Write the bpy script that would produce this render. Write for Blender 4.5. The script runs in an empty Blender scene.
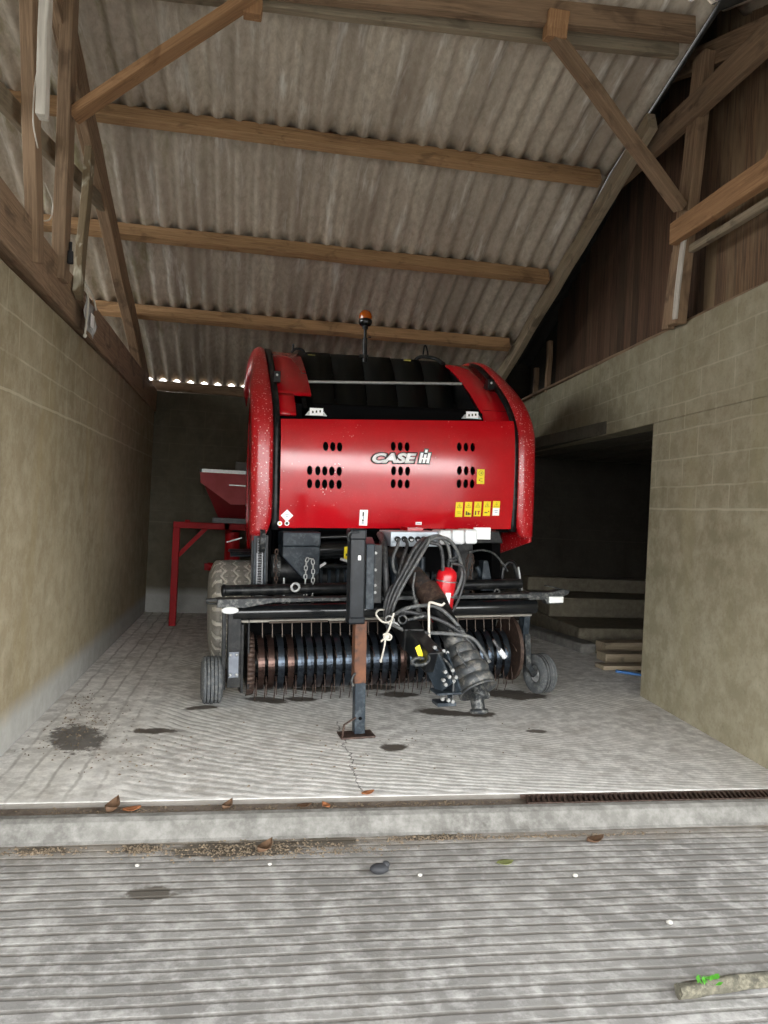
import bpy, bmesh, math, random
from mathutils import Vector, Matrix, Euler
random.seed(7)
SC = bpy.context.scene
COL = SC.collection
PI = math.pi

# ------------------------------------------------------------------ helpers
class MB:
    """collects shapes and links them as ONE mesh object"""
    def __init__(s): s.v = []; s.f = []; s.mi = []; s.sm = []
    def add(s, vs, fs, mi=0, smooth=False):
        o = len(s.v); s.v += [tuple(v) for v in vs]
        for f in fs:
            s.f.append([o+i for i in f]); s.mi.append(mi); s.sm.append(smooth)
        return s
    def box(s, x0, x1, y0, y1, z0, z1, mi=0):
        vs = [(x, y, z) for x in (x0, x1) for y in (y0, y1) for z in (z0, z1)]
        return s.add(vs, [(0,1,3,2),(4,6,7,5),(0,4,5,1),(2,3,7,6),(0,2,6,4),(1,5,7,3)], mi)
    def beam(s, p0, p1, w, h, up=(0,0,1), mi=0):
        p0, p1 = Vector(p0), Vector(p1); d = (p1-p0).normalized()
        u = Vector(up); a = d.cross(u)
        if a.length < 1e-4: a = d.cross(Vector((0,1,0)))
        a.normalize(); b = a.cross(d)
        vs = [p+a*sx*w/2+b*sz*h/2 for p in (p0, p1) for sx in (-1, 1) for sz in (-1, 1)]
        return s.add(vs, [(0,1,3,2),(4,6,7,5),(0,4,5,1),(2,3,7,6),(0,2,6,4),(1,5,7,3)], mi)
    def prism(s, poly, ax, a0, a1, mi=0):
        """poly in the two other axes (in order), extruded along axis ax"""
        def mk(p, a):
            q = list(p); q.insert(ax, a); return tuple(q)
        n = len(poly); vs = [mk(p, a0) for p in poly]+[mk(p, a1) for p in poly]
        fs = [tuple(range(n))[::-1], tuple(range(n, 2*n))]+[(i, (i+1) % n, n+(i+1) % n, n+i) for i in range(n)]
        return s.add(vs, fs, mi)
    def tube(s, pts, r, n=8, closed=False, mi=0, caps=True):
        pts = [Vector(p) for p in pts]; m = len(pts); vs = []; prev = None
        for i, p in enumerate(pts):
            if closed: d = pts[(i+1) % m]-pts[i-1]
            else: d = pts[min(i+1, m-1)]-pts[max(i-1, 0)]
            d.normalize()
            if prev is None:
                a = d.cross(Vector((0, 0, 1)))
                if a.length < .05: a = d.cross(Vector((1, 0, 0)))
            else: a = prev-d*prev.dot(d)
            a.normalize(); prev = a; b = d.cross(a)
            rr = r[i] if isinstance(r, (list, tuple)) else r
            vs += [p+(a*math.cos(t)+b*math.sin(t))*rr for t in [2*PI*k/n for k in range(n)]]
        fs = []
        for i in range(m if closed else m-1):
            j = (i+1) % m
            fs += [(i*n+k, i*n+(k+1) % n, j*n+(k+1) % n, j*n+k) for k in range(n)]
        s.add(vs, fs, mi, True)
        if caps and not closed:
            o = len(s.v)-len(vs)
            s.f.append([o+k for k in range(n)][::-1]); s.mi.append(mi); s.sm.append(False)
            s.f.append([o+(m-1)*n+k for k in range(n)]); s.mi.append(mi); s.sm.append(False)
        return s
    def cyl(s, p0, p1, r0, r1=None, n=20, mi=0):
        p0, p1 = Vector(p0), Vector(p1); r1 = r0 if r1 is None else r1
        d = (p1-p0).normalized(); a = d.cross(Vector((0, 0, 1)))
        if a.length < .05: a = d.cross(Vector((1, 0, 0)))
        a.normalize(); b = d.cross(a)
        cs = [a*math.cos(2*PI*k/n)+b*math.sin(2*PI*k/n) for k in range(n)]
        s.add([p0+c*r0 for c in cs]+[p1+c*r1 for c in cs], [(k, (k+1) % n, n+(k+1) % n, n+k) for k in range(n)], mi, True)
        s.add([p0+c*r0 for c in cs], [tuple(range(n))[::-1]], mi)
        return s.add([p1+c*r1 for c in cs], [tuple(range(n))], mi)
    def lathe(s, prof, o, axis, n=24, mi=0, close=False):
        o = Vector(o); d = Vector(axis).normalized(); a = d.cross(Vector((0, 0, 1)))
        if a.length < .05: a = d.cross(Vector((1, 0, 0)))
        a.normalize(); b = d.cross(a); vs = []
        for r, h in prof:
            vs += [o+d*h+(a*math.cos(2*PI*k/n)+b*math.sin(2*PI*k/n))*r for k in range(n)]
        m = len(prof); fs = []
        for i in range(m if close else m-1):
            j = (i+1) % m
            fs += [(i*n+k, i*n+(k+1) % n, j*n+(k+1) % n, j*n+k) for k in range(n)]
        return s.add(vs, fs, mi, True)
    def ball(s, c, r, n=14, mi=0, z0=-1.0, z1=1.0):
        r = (r, r, r) if not isinstance(r, (tuple, list)) else r
        rows = n//2+1; vs = []
        for i in range(rows):
            z = z0+(z1-z0)*i/(rows-1); z = math.sin(math.asin(z0)+(math.asin(z1)-math.asin(z0))*i/(rows-1))
            q = math.sqrt(max(0, 1-z*z))
            vs += [(c[0]+r[0]*q*math.cos(2*PI*k/n), c[1]+r[1]*q*math.sin(2*PI*k/n), c[2]+r[2]*z) for k in range(n)]
        fs = [(i*n+k, i*n+(k+1) % n, (i+1)*n+(k+1) % n, (i+1)*n+k) for i in range(rows-1) for k in range(n)]
        s.add(vs, fs, mi, True)
        return s
    def torus(s, c, axis, R, r, n=20, m=8, mi=0):
        d = Vector(axis).normalized(); a = d.cross(Vector((0, 0, 1)))
        if a.length < .05: a = d.cross(Vector((1, 0, 0)))
        a.normalize(); b = d.cross(a)
        return s.tube([Vector(c)+(a*math.cos(2*PI*k/n)+b*math.sin(2*PI*k/n))*R for k in range(n)], r, m, True, mi)
    def grid(s, fn, nu, nv, mi=0, smooth=True, cu=False):
        vs = [fn(i/(nu-1) if not cu else i/nu, j/(nv-1)) for i in range(nu) for j in range(nv)]
        fs = []
        for i in range(nu if cu else nu-1):
            for j in range(nv-1):
                a = (i+1) % nu
                fs.append((i*nv+j, a*nv+j, a*nv+j+1, i*nv+j+1))
        return s.add(vs, fs, mi, smooth)
    def build(s, name, mats, parent=None, bevel=0, solid=0, label=None, kind=None):
        me = bpy.data.meshes.new(name); me.from_pydata(s.v, [], s.f)
        for m in (mats if isinstance(mats, (list, tuple)) else [mats]): me.materials.append(m)
        me.polygons.foreach_set('material_index', s.mi)
        me.polygons.foreach_set('use_smooth', s.sm)
        bm = bmesh.new(); bm.from_mesh(me); bmesh.ops.remove_doubles(bm, verts=bm.verts, dist=1e-5) if False else None
        bmesh.ops.recalc_face_normals(bm, faces=bm.faces); bm.to_mesh(me); bm.free()
        me.update()
        o = bpy.data.objects.new(name, me); COL.objects.link(o)
        if parent: o.parent = parent
        if solid:
            md = o.modifiers.new('thick', 'SOLIDIFY'); md.thickness = solid; md.offset = 0
        if bevel:
            md = o.modifiers.new('edge', 'BEVEL'); md.width = bevel; md.segments = 2; md.limit_method = 'ANGLE'; md.angle_limit = math.radians(40)
        if label: o['label'] = label
        if kind: o['kind'] = kind
        return o

def tag(o, label=None, cat=None, group=None, kind=None):
    if label: o['label'] = label
    if cat: o['category'] = cat
    if group: o['group'] = group
    if kind: o['kind'] = kind
    return o
def thing(name, label, cat, loc=(0, 0, 0), rot=(0, 0, 0), group=None):
    o = bpy.data.objects.new(name, None); o.empty_display_size = .1; COL.objects.link(o)
    o.location = loc; o.rotation_euler = rot
    return tag(o, label, cat, group)
def dup(o, parent):
    c = o.copy(); COL.objects.link(c); c.parent = parent; return c
def crv(pts, k=6):
    """smooth path through points"""
    P = [Vector(p) for p in pts]; out = []
    for i in range(len(P)-1):
        a, b, c, d = P[max(i-1, 0)], P[i], P[i+1], P[min(i+2, len(P)-1)]
        for j in range(k):
            t = j/k
            out.append(.5*((2*b)+(c-a)*t+(2*a-5*b+4*c-d)*t*t+(3*b-a-3*c+d)*t**3))
    return out+[P[-1]]

# ------------------------------------------------------------------ node materials
class Mat:
    def __init__(s, name):
        s.m = bpy.data.materials.new(name); s.m.use_nodes = True
        s.t = s.m.node_tree; s.b = s.t.nodes['Principled BSDF']; s.tc = None
    def n(s, typ, **kw):
        nd = s.t.nodes.new(typ)
        for k, v in kw.items(): setattr(nd, k, v)
        return nd
    def L(s, a, b): s.t.links.new(a, b)
    def set(s, sock, v):
        if isinstance(v, bpy.types.NodeSocket): s.L(v, sock)
        else: sock.default_value = v
    def obj(s):
        if not s.tc: s.tc = s.n('ShaderNodeTexCoord').outputs['Object']
        return s.tc
    def xyz(s, v=None):
        sp = s.n('ShaderNodeSeparateXYZ'); s.L(v or s.obj(), sp.inputs[0]); return sp.outputs
    def comb(s, x, y, z):
        c = s.n('ShaderNodeCombineXYZ')
        for i, v in enumerate((x, y, z)): s.set(c.inputs[i], v)
        return c.outputs[0]
    def ma(s, op, a, b=0.0, c=0.0, clamp=False):
        nd = s.n('ShaderNodeMath', operation=op, use_clamp=clamp)
        s.set(nd.inputs[0], a); s.set(nd.inputs[1], b); s.set(nd.inputs[2], c); return nd.outputs[0]
    def mp(s, scale=(1, 1, 1), loc=(0, 0, 0), rot=(0, 0, 0), v=None):
        nd = s.n('ShaderNodeMapping'); s.L(v or s.obj(), nd.inputs['Vector'])
        nd.inputs['Scale'].default_value = scale; nd.inputs['Location'].default_value = loc; nd.inputs['Rotation'].default_value = rot
        return nd.outputs[0]
    def noise(s, scale, detail=4, rough=.6, v=None, dist=0):
        nd = s.n('ShaderNodeTexNoise'); s.L(v or s.obj(), nd.inputs['Vector'])
        nd.inputs['Scale'].default_value = scale; nd.inputs['Detail'].default_value = detail
        nd.inputs['Roughness'].default_value = rough; nd.inputs['Distortion'].default_value = dist
        return nd.outputs['Fac']
    def ramp(s, f, stops):
        nd = s.n('ShaderNodeValToRGB'); s.L(f, nd.inputs[0]); e = nd.color_ramp.elements
        while len(e) < len(stops): e.new(.5)
        for q, (p, c) in zip(e, stops):
            q.position = p; q.color = (c, c, c, 1) if not isinstance(c, (tuple, list)) else (c[0], c[1], c[2], 1)
        return nd.outputs[0]
    def mix(s, f, a, b, blend='MIX'):
        nd = s.n('ShaderNodeMix', data_type='RGBA', blend_type=blend)
        s.set(nd.inputs[0], f)
        for i, v in ((6, a), (7, b)):
            if isinstance(v, (tuple, list)): nd.inputs[i].default_value = (v[0], v[1], v[2], 1)
            else: s.L(v, nd.inputs[i])
        return nd.outputs[2]
    def bump(s, h, strength=.5, dist=.01):
        nd = s.n('ShaderNodeBump'); s.L(h, nd.inputs['Height'])
        nd.inputs['Strength'].default_value = strength; nd.inputs['Distance'].default_value = dist
        s.L(nd.outputs[0], s.b.inputs['Normal'])
    def out(s, col, rough=.6, metal=0, spec=None, coat=0):
        if isinstance(col, (tuple, list)): s.b.inputs['Base Color'].default_value = (col[0], col[1], col[2], 1)
        else: s.L(col, s.b.inputs['Base Color'])
        s.set(s.b.inputs['Roughness'], rough); s.set(s.b.inputs['Metallic'], metal)
        if spec is not None: s.b.inputs['Specular IOR Level'].default_value = spec
        if coat:
            s.b.inputs['Coat Weight'].default_value = coat; s.b.inputs['Coat Roughness'].default_value = .12
        return s.m
def C(h):
    """hex display colour -> linear"""
    h = h.lstrip('#'); r = [int(h[i:i+2], 16)/255 for i in (0, 2, 4)]
    return tuple(x/12.92 if x <= .04045 else ((x+.055)/1.055)**2.4 for x in r)
def plain(name, col, rough=.5, metal=0, var=.25, scale=14, bump=0, coat=0, dust=None, dustamt=.5):
    m = Mat(name); f = m.noise(scale, 5, .65)
    c = C(col); c = m.mix(m.ramp(f, [(.3, 0), (.7, 1)]), tuple(x*(1-var) for x in c), tuple(min(1, x*(1+var)) for x in c))
    if dust:
        g = m.noise(scale*1.7, 6, .7, m.mp((1, 1, 1), (3.1, 7.7, 1.3)))
        c = m.mix(m.ma('MULTIPLY', m.ramp(g, [(.48, 0), (.66, 1)]), dustamt), c, C(dust))
    r = m.ma('ADD', m.ma('MULTIPLY', f, .25), rough-.12)
    if bump: m.bump(f, bump, .004)
    return m.out(c, r, metal, coat=coat)

def wood(name, dark, light, grain=1.0, stain='#3a2a1c', amt=.5, seedv=0):
    m = Mat(name); oi = m.n('ShaderNodeObjectInfo').outputs['Random']
    off = m.comb(m.ma('MULTIPLY', oi, 37), m.ma('MULTIPLY', oi, 11), m.ma('MULTIPLY', oi, 23))
    va = m.n('ShaderNodeVectorMath', operation='ADD'); m.L(m.obj(), va.inputs[0]); m.L(off, va.inputs[1]); v = va.outputs[0]
    g = m.noise(9*grain, 6, .65, m.mp((.25, 6, 6), v=v), 1.2)
    b = m.noise(2.2, 5, .6, m.mp((.6, 2, 2), v=v))
    k = m.noise(3.2, 3, .6, m.mp((1, 1.6, 1.6), (4, 4, 4), v=v), .8)
    c = m.mix(m.ramp(g, [(.32, 0), (.7, 1)]), C(dark), C(light))
    c = m.mix(m.ramp(b, [(.35, 0), (.7, .55)]), c, C(light))
    c = m.mix(m.ma('MULTIPLY', m.ramp(k, [(.56, 0), (.68, 1)]), amt), c, C(stain))
    tint = m.n('ShaderNodeHueSaturation'); m.L(c, tint.inputs['Color'])
    m.L(m.ma('ADD', m.ma('MULTIPLY', oi, .3), .85), tint.inputs['Value'])
    m.bump(g, .45, .006)
    return m.out(tint.outputs[0], .85)

W_BROWN = wood('timber brown', '#5c4937', '#9b8166')
W_TAN = wood('timber tan', '#77593c', '#b8946b', stain='#4d3723')
W_ORANGE = wood('timber orange', '#836040', '#b88f66', stain='#5b3a20')
W_PALE = wood('timber whitewashed', '#a39c90', '#d8d3c8', stain='#6b6257')
W_GREY = wood('timber grey', '#6f6250', '#a5977f', stain='#3c3328')
W_MOSS = wood('timber mouldy', '#5c4e3a', '#8d7c60', stain='#cfcab5', amt=.9)

def mat_boards():
    m = Mat('gable boarding'); isl = m.n('ShaderNodeNewGeometry').outputs['Random Per Island']
    v = m.comb(0, 0, 0)
    va = m.n('ShaderNodeVectorMath', operation='ADD'); m.L(m.obj(), va.inputs[0])
    m.L(m.comb(m.ma('MULTIPLY', isl, 31), 0, m.ma('MULTIPLY', isl, 53)), va.inputs[1])
    g = m.noise(8, 6, .65, m.mp((6, 6, .22), v=va.outputs[0]), 1.0)
    b = m.noise(2.4, 4, .6, m.mp((1.5, 1.5, .4), v=va.outputs[0]))
    c = m.mix(m.ramp(g, [(.3, 0), (.7, 1)]), C('#42332a'), C('#8a6d50'))
    c = m.mix(m.ramp(b, [(.45, 0), (.75, .8)]), c, C('#a08a6a'))
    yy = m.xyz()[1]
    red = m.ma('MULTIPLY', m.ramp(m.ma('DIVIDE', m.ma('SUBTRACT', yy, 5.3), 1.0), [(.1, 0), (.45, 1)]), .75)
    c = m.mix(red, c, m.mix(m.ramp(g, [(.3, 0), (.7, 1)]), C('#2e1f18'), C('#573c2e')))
    h = m.n('ShaderNodeHueSaturation'); m.L(c, h.inputs['Color']); m.L(m.ma('ADD', m.ma('MULTIPLY', isl, .75), .55), h.inputs['Value'])
    m.bump(g, .5, .006)
    return m.out(h.outputs[0], .9)
W_BOARD = mat_boards()

def mat_roof():
    m = Mat('fibre cement sheet')
    n1 = m.noise(1.6, 5, .6, m.mp((1.6, .25, .25)))
    n2 = m.noise(22, 6, .7, m.mp((1, .5, .5)))
    n3 = m.noise(3.2, 5, .7, m.mp((2.2, .3, .3), (5, 5, 5)))
    c = m.mix(m.ramp(n1, [(.3, 0), (.7, 1)]), C('#a89c8e'), C('#e0d6c4'))
    c = m.mix(m.ramp(n2, [(.35, 0), (.7, .7)]), c, C('#9a8d7c'))
    c = m.mix(m.ramp(n3, [(.56, 0), (.7, .7)]), c, C('#f0eee6'))
    X = m.xyz()[0]
    mossn = m.noise(2.1, 5, .65, m.mp((2.0, .5, .5), (9, 1, 2)))
    ms = m.ma('MULTIPLY', m.ramp(mossn, [(.54, 0), (.66, 1)]), m.ramp(m.ma('DIVIDE', m.ma('ADD', X, 2.5), 3.0), [(.2, .75), (.75, 0)]))
    c = m.mix(ms, c, C('#7d7a48'))
    m.bump(n2, .4, .008)
    return m.out(c, .95, spec=.2)
ROOF = mat_roof()

def joints(m, u, v, bw, bh, w=.012):
    """0..1 mask of mortar lines of running-bond blocks in (u, v) metres"""
    row = m.ma('FLOOR', m.ma('DIVIDE', v, bh))
    off = m.ma('MULTIPLY', m.ma('MODULO', row, 2.0), bw/2)
    fv = m.ma('PINGPONG', v, bh/2) if False else m.ma('ABSOLUTE', m.ma('SUBTRACT', m.ma('FRACT', m.ma('DIVIDE', v, bh)), .5))
    fu = m.ma('ABSOLUTE', m.ma('SUBTRACT', m.ma('FRACT', m.ma('DIVIDE', m.ma('ADD', u, off), bw)), .5))
    a = m.ma('GREATER_THAN', fv, .5-w/bh/2); b = m.ma('GREATER_THAN', fu, .5-w/bw/2)
    return m.ma('MAXIMUM', a, b)

def mat_wall(name, axis, base, light, dark, foot=None, footh=.35, course_from=2.1, course_to=9, jl=.5, patch='#8d7f5e'):
    m = Mat(name); X = m.xyz(); u = X[axis]; z = X[2]
    wob = m.noise(3, 3, .5)
    uz = m.ma('ADD', z, m.ma('MULTIPLY', m.ma('SUBTRACT', wob, .5), .03))
    uu = m.ma('ADD', u, m.ma('MULTIPLY', m.ma('SUBTRACT', wob, .5), .04))
    j = joints(m, uu, uz, .45, .225)
    n1 = m.noise(1.1, 6, .65); n2 = m.noise(6, 6, .7); n3 = m.noise(45, 3, .6)
    sv = m.noise(1.6, 5, .65, m.mp((1.5, 1.5, .25), (2, 6, 1)))
    c = m.mix(m.ramp(n1, [(.3, 0), (.72, 1)]), C(dark), C(base))
    c = m.mix(m.ramp(n2, [(.42, 0), (.72, .5)]), c, C(light))
    c = m.mix(m.ramp(sv, [(.52, 0), (.7, .6)]), c, C(patch))
    c = m.mix(m.ramp(n3, [(.55, 0), (.75, .25)]), c, C('#5a5344'))
    zone = m.ma('MULTIPLY', m.ramp(m.ma('DIVIDE', z, 4.0), [(course_from/4-.005, 0), (course_from/4+.005, 1)]), m.ramp(m.noise(2.2, 4, .6), [(.35, .15), (.62, 1)]))
    jm = m.ma('MULTIPLY', j, m.ma('MULTIPLY', zone, jl))
    c = m.mix(jm, c, C(light))
    ledge = m.ma('LESS_THAN', m.ma('ABSOLUTE', m.ma('SUBTRACT', uz, course_from)), .008)
    c = m.mix(m.ma('MULTIPLY', ledge, .5), c, C(light))
    if foot:
        fz = m.ma('ADD', z, m.ma('MULTIPLY', m.ma('SUBTRACT', n2, .5), .14))
        ft = m.ramp(m.ma('DIVIDE', fz, 1.0), [(footh-.07, 1), (footh+.05, 0)])
        c = m.mix(m.ma('MULTIPLY', ft, .85), c, m.mix(n2, C(foot), C('#b3b3b0')))
    h = m.ma('ADD', m.ma('MULTIPLY', n2, .5), m.ma('ADD', m.ma('MULTIPLY', n3, .25), m.ma('MULTIPLY', m.ma('MULTIPLY', j, zone), -.5)))
    m.bump(h, .35, .012)
    return m.out(c, .92, spec=.25)
WALL_L = mat_wall('rendered wall', 1, '#958a71', '#b3aa93', '#796e56', '#84847f', .22, 2.05, jl=.6)
WALL_R = mat_wall('block wall', 1, '#918a74', '#b2ab96', '#77705a', None, .3, 1.62, jl=.5, patch='#8b8468')
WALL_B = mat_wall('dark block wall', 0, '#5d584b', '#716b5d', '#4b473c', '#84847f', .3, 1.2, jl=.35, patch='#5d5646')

def blob(m, x, y, cx, cy, rx, ry, rot, nz):
    dx, dy = m.ma('SUBTRACT', x, cx), m.ma('SUBTRACT', y, cy); cr, sr = math.cos(rot), math.sin(rot)
    a = m.ma('DIVIDE', m.ma('ADD', m.ma('MULTIPLY', dx, cr), m.ma('MULTIPLY', dy, sr)), rx)
    b = m.ma('DIVIDE', m.ma('SUBTRACT', m.ma('MULTIPLY', dy, cr), m.ma('MULTIPLY', dx, sr)), ry)
    d = m.ma('SQRT', m.ma('ADD', m.ma('MULTIPLY', a, a), m.ma('MULTIPLY', b, b)))
    d = m.ma('ADD', d, m.ma('MULTIPLY', m.ma('SUBTRACT', nz, .5), 1.6))
    return m.ramp(d, [(.75, 1), (1.0, 0)])
def mat_floor():
    m = Mat('tamped concrete'); X = m.xyz(); x, y = X[0], X[1]
    n1 = m.noise(1.3, 6, .65); n2 = m.noise(9, 6, .7); n3 = m.noise(60, 3, .6); w = m.noise(3.5, 4, .6)
    t = m.ramp(m.ma('DIVIDE', m.ma('SUBTRACT', y, 3.9), 1.6), [(0, 0), (1, 1)])
    kx = m.ma('ADD', .22, m.ma('MULTIPLY', t, .5))
    ph = m.ma('ADD', m.ma('MULTIPLY', kx, x), m.ma('MULTIPLY', y, .8))
    left = m.ramp(m.ma('ADD', m.ma('ADD', x, 1.0), m.ma('MULTIPLY', m.ma('SUBTRACT', w, .5), .5)), [(.25, 1), (.5, 0)])
    ph = m.ma('ADD', ph, m.ma('MULTIPLY', w, .09))
    wav = m.ma('SINE', m.ma('MULTIPLY', ph, 2*PI/.062))
    wav2 = m.ma('SINE', m.ma('MULTIPLY', m.ma('ADD', x, m.ma('MULTIPLY', w, .06)), 2*PI/.13))
    g = m.ma('ADD', m.ma('MULTIPLY', wav, m.ma('SUBTRACT', 1, left)), m.ma('MULTIPLY', wav2, left))
    gm = m.mix(left, m.ramp(m.ma('ADD', m.ma('MULTIPLY', g, .5), .5), [(.03, 1), (.34, 0)]), m.ramp(m.ma('ADD', m.ma('MULTIPLY', g, .5), .5), [(.0, 1), (.09, 0)]))
    patchy = m.ramp(n1, [(.35, .25), (.65, 1)])
    c = m.mix(m.ramp(n1, [(.3, 0), (.7, 1)]), C('#aeaca8'), C('#d6d5d1'))
    c = m.mix(m.ramp(n2, [(.42, 0), (.62, .9)]), c, C('#efeeea'))
    c = m.mix(m.ma('MULTIPLY', gm, m.ma('MULTIPLY', patchy, .65)), c, C('#7d7a74'))
    dirt = m.ramp(m.noise(2.2, 7, .7, m.mp((1, 1, 1), (8, 3, 0))), [(.55, 0), (.72, .55)])
    c = m.mix(dirt, c, C('#857c6f'))
    edge = m.ramp(m.ma('SUBTRACT', y, 3.82), [(.03, 1), (.12, 0)])
    c = m.mix(m.ma('MULTIPLY', edge, .35), c, C('#dcdad6'))
    nz = m.noise(7, 5, .65, m.mp((1, 1, 1), (2, 9, 0)))
    tot = None
    for b in [(2.2, 5.98, .36, .17, -.3), (1.50, 5.42, .26, .10, -.25), (1.74, 5.38, .18, .09, 0), (.54, 6.16, .24, .13, -.2), (.18, 5.78, .20, .09, -.3), (.44, 5.80, .14, .08, 0),
              (.95, 4.63, .11, .08, 0), (1.10, 6.2, .18, .10, 0), (1.25, 5.95, .20, .09, 0), (-.55, 5.0, .16, .07, 0), (-.30, 5.55, .14, .06, .3), (2.05, 4.95, .09, .05, 0)]:
        q = blob(m, x, y, *b, nz); tot = q if tot is None else m.ma('MAXIMUM', tot, q)
    c = m.mix(m.ma('MULTIPLY', tot, .9), c, C('#463d33'))
    bl = blob(m, x, y, -1.0, 4.85, .17, .32, .35, m.noise(16, 4, .7))
    c = m.mix(m.ma('MULTIPLY', bl, .85), c, C('#4a4641'))
    nose = m.ma('LESS_THAN', y, 3.835)
    c = m.mix(m.ma('MULTIPLY', nose, .9), c, C('#5a544c'))
    crack = m.ma('LESS_THAN', m.ma('ABSOLUTE', m.ma('SUBTRACT', m.ma('ADD', x, m.ma('MULTIPLY', m.ma('SUBTRACT', m.noise(3.5, 6, .7), .5), .28)), .66)), .005)
    crack = m.ma('MULTIPLY', crack, m.ma('MULTIPLY', m.ma('GREATER_THAN', y, 3.88), m.ma('LESS_THAN', y, 5.2)))
    c = m.mix(m.ma('MULTIPLY', crack, .8), c, C('#3d3935'))
    h = m.ma('ADD', m.ma('MULTIPLY', g, .22), m.ma('ADD', m.ma('MULTIPLY', n2, .8), m.ma('MULTIPLY', n3, .25)))
    m.bump(h, .5, .008)
    return m.out(c, m.ma('SUBTRACT', .9, m.ma('MULTIPLY', tot, .35)), spec=.3)
FLOOR = mat_floor()
def mat_apron():
    m = Mat('grooved concrete'); X = m.xyz(); x, y = X[0], X[1]
    n1 = m.noise(1.2, 6, .65); n2 = m.noise(9, 6, .72); n3 = m.noise(70, 3, .6); w = m.noise(2.2, 4, .6, m.mp((.7, 1.2, 1)))
    ph = m.ma('ADD', m.ma('ADD', y, m.ma('MULTIPLY', x, .02)), m.ma('MULTIPLY', w, .035))
    g = m.ma('SINE', m.ma('MULTIPLY', ph, 2*PI/.060))
    gm = m.ramp(m.ma('ADD', m.ma('MULTIPLY', g, .5), .5), [(.03, 1), (.32, 0)])
    c = m.mix(m.ramp(n1, [(.3, 0), (.7, 1)]), C('#72706d'), C('#92908c'))
    c = m.mix(m.ramp(n2, [(.46, 0), (.66, .8)]), c, C('#b8b6b2'))
    c = m.mix(m.ma('MULTIPLY', gm, m.ramp(n2, [(.3, .85), (.7, .35)])), c, C('#6b665f'))
    d = m.ramp(m.noise(2.6, 7, .72, m.mp((1, 1, 1), (4, 8, 0))), [(.56, 0), (.72, .6)])
    c = m.mix(d, c, C('#66615a'))
    fr = m.ramp(m.ma('ADD', m.ma('MULTIPLY', m.ma('SUBTRACT', y, 3.42), 3), m.ma('SUBTRACT', m.noise(5, 6, .7), .5)), [(0, 0), (.45, .65)])
    c = m.mix(fr, c, C('#7d7468'))
    sn = m.noise(11, 6, .75, m.mp((1, 1, 1), (6, 2, 0)))
    for b in ((-.43, 3.53, .10, .06), (-.14, 3.50, .16, .09), (.10, 3.50, .26, .09), (.42, 3.54, .2, .06), (.95, 3.56, .18, .04), (-.86, 3.54, .12, .04)):
        c = m.mix(m.ma('MULTIPLY', blob(m, x, y, *b, 0, sn), .85), c, C('#4d453a'))
    c = m.mix(blob(m, x, y, -.33, 3.13, .13, .06, .1, m.noise(14, 5, .7)), c, C('#57524b'))
    h = m.ma('ADD', m.ma('MULTIPLY', gm, -.7), m.ma('ADD', m.ma('MULTIPLY', n2, .8), m.ma('MULTIPLY', n3, .25)))
    m.bump(h, .5, .008)
    return m.out(c, .9, spec=.3)
APRON = mat_apron()
def mat_conc(name, a, b, c2, d='#6b655b'):
    m = Mat(name); n1 = m.noise(2, 6, .7, m.mp((.6, 1, 1))); n2 = m.noise(14, 6, .7); n3 = m.noise(4, 6, .75, m.mp((1, 1, 1), (4, 4, 4)))
    c = m.mix(m.ramp(n1, [(.3, 0), (.7, 1)]), C(a), C(b)); c = m.mix(m.ramp(n2, [(.4, 0), (.7, .6)]), c, C(c2))
    c = m.mix(m.ramp(n3, [(.56, 0), (.74, .7)]), c, C(d)); m.bump(n2, .5, .008); return m.out(c, .92, spec=.25)
KERB = mat_conc('kerb concrete', '#55534f', '#716f6a', '#92908b', '#433f3a')
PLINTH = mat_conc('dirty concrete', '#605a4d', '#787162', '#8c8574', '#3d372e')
BAYW = mat_wall('bay block wall', 0, '#38352f', '#454139', '#2b2824', None, .3, 1.2, jl=.3, patch='#26231f')  # same block pattern in a much darker tone, for the side bay
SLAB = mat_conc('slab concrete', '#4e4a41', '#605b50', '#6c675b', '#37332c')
DRAIN = mat_conc('drain dirt', '#5a5149', '#6d635a', '#877d73', '#3f3832')

def mat_red(name, specks, base='#b80d18', dark='#8d0710', rough=.22):
    m = Mat(name); n1 = m.noise(2.2, 4, .6)
    c = m.mix(m.ramp(n1, [(.3, 0), (.7, 1)]), C(dark), C(base))
    if specks:
        vo = m.n('ShaderNodeTexVoronoi'); m.L(m.obj(), vo.inputs['Vector']); vo.inputs['Scale'].default_value = 75
        sz = m.n('ShaderNodeSeparateColor'); m.L(vo.outputs['Color'], sz.inputs[0])
        th = m.ma('MULTIPLY', m.ma('POWER', sz.outputs[0], 2.0), .42)
        sp = m.ma('LESS_THAN', vo.outputs['Distance'], th)
        dens = m.ramp(m.noise(2.4, 4, .6, m.mp((1, 1, 1), (3, 5, 7))), [(.62-specks*.3, 0), (.78-specks*.3, 1)])
        pick = m.ma('GREATER_THAN', sz.outputs[1], 1-.75*specks)
        c = m.mix(m.ma('MULTIPLY', m.ma('MULTIPLY', sp, pick), m.ma('MULTIPLY', dens, .9)), c, C('#e8b8b4'))
        fine = m.ramp(m.noise(120, 2, .5), [(.62, 0), (.72, .35*specks)])
        c = m.mix(fine, c, C('#d88a88'))
    r = m.ma('ADD', rough-.05, m.ma('MULTIPLY', m.noise(5, 5, .6), .16))
    return m.out(c, r, 0, spec=.5, coat=.35)
RED = mat_red('red paint', .0)
RED_P = mat_red('red panel paint', .22, '#c20f1c', '#a80a16', .13)
RED_F = mat_red('speckled red paint', 1.25, '#bd0d19', '#9b0913', .3)
RED_D = mat_red('red paint with painted sheen', .1, '#b4585a', '#8f3a3c', .6)  # pale pink is the sky's reflection put into the base colour
RED_S = mat_red('red frame paint', .0, '#a01016', '#7c0a10', .55)
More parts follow.
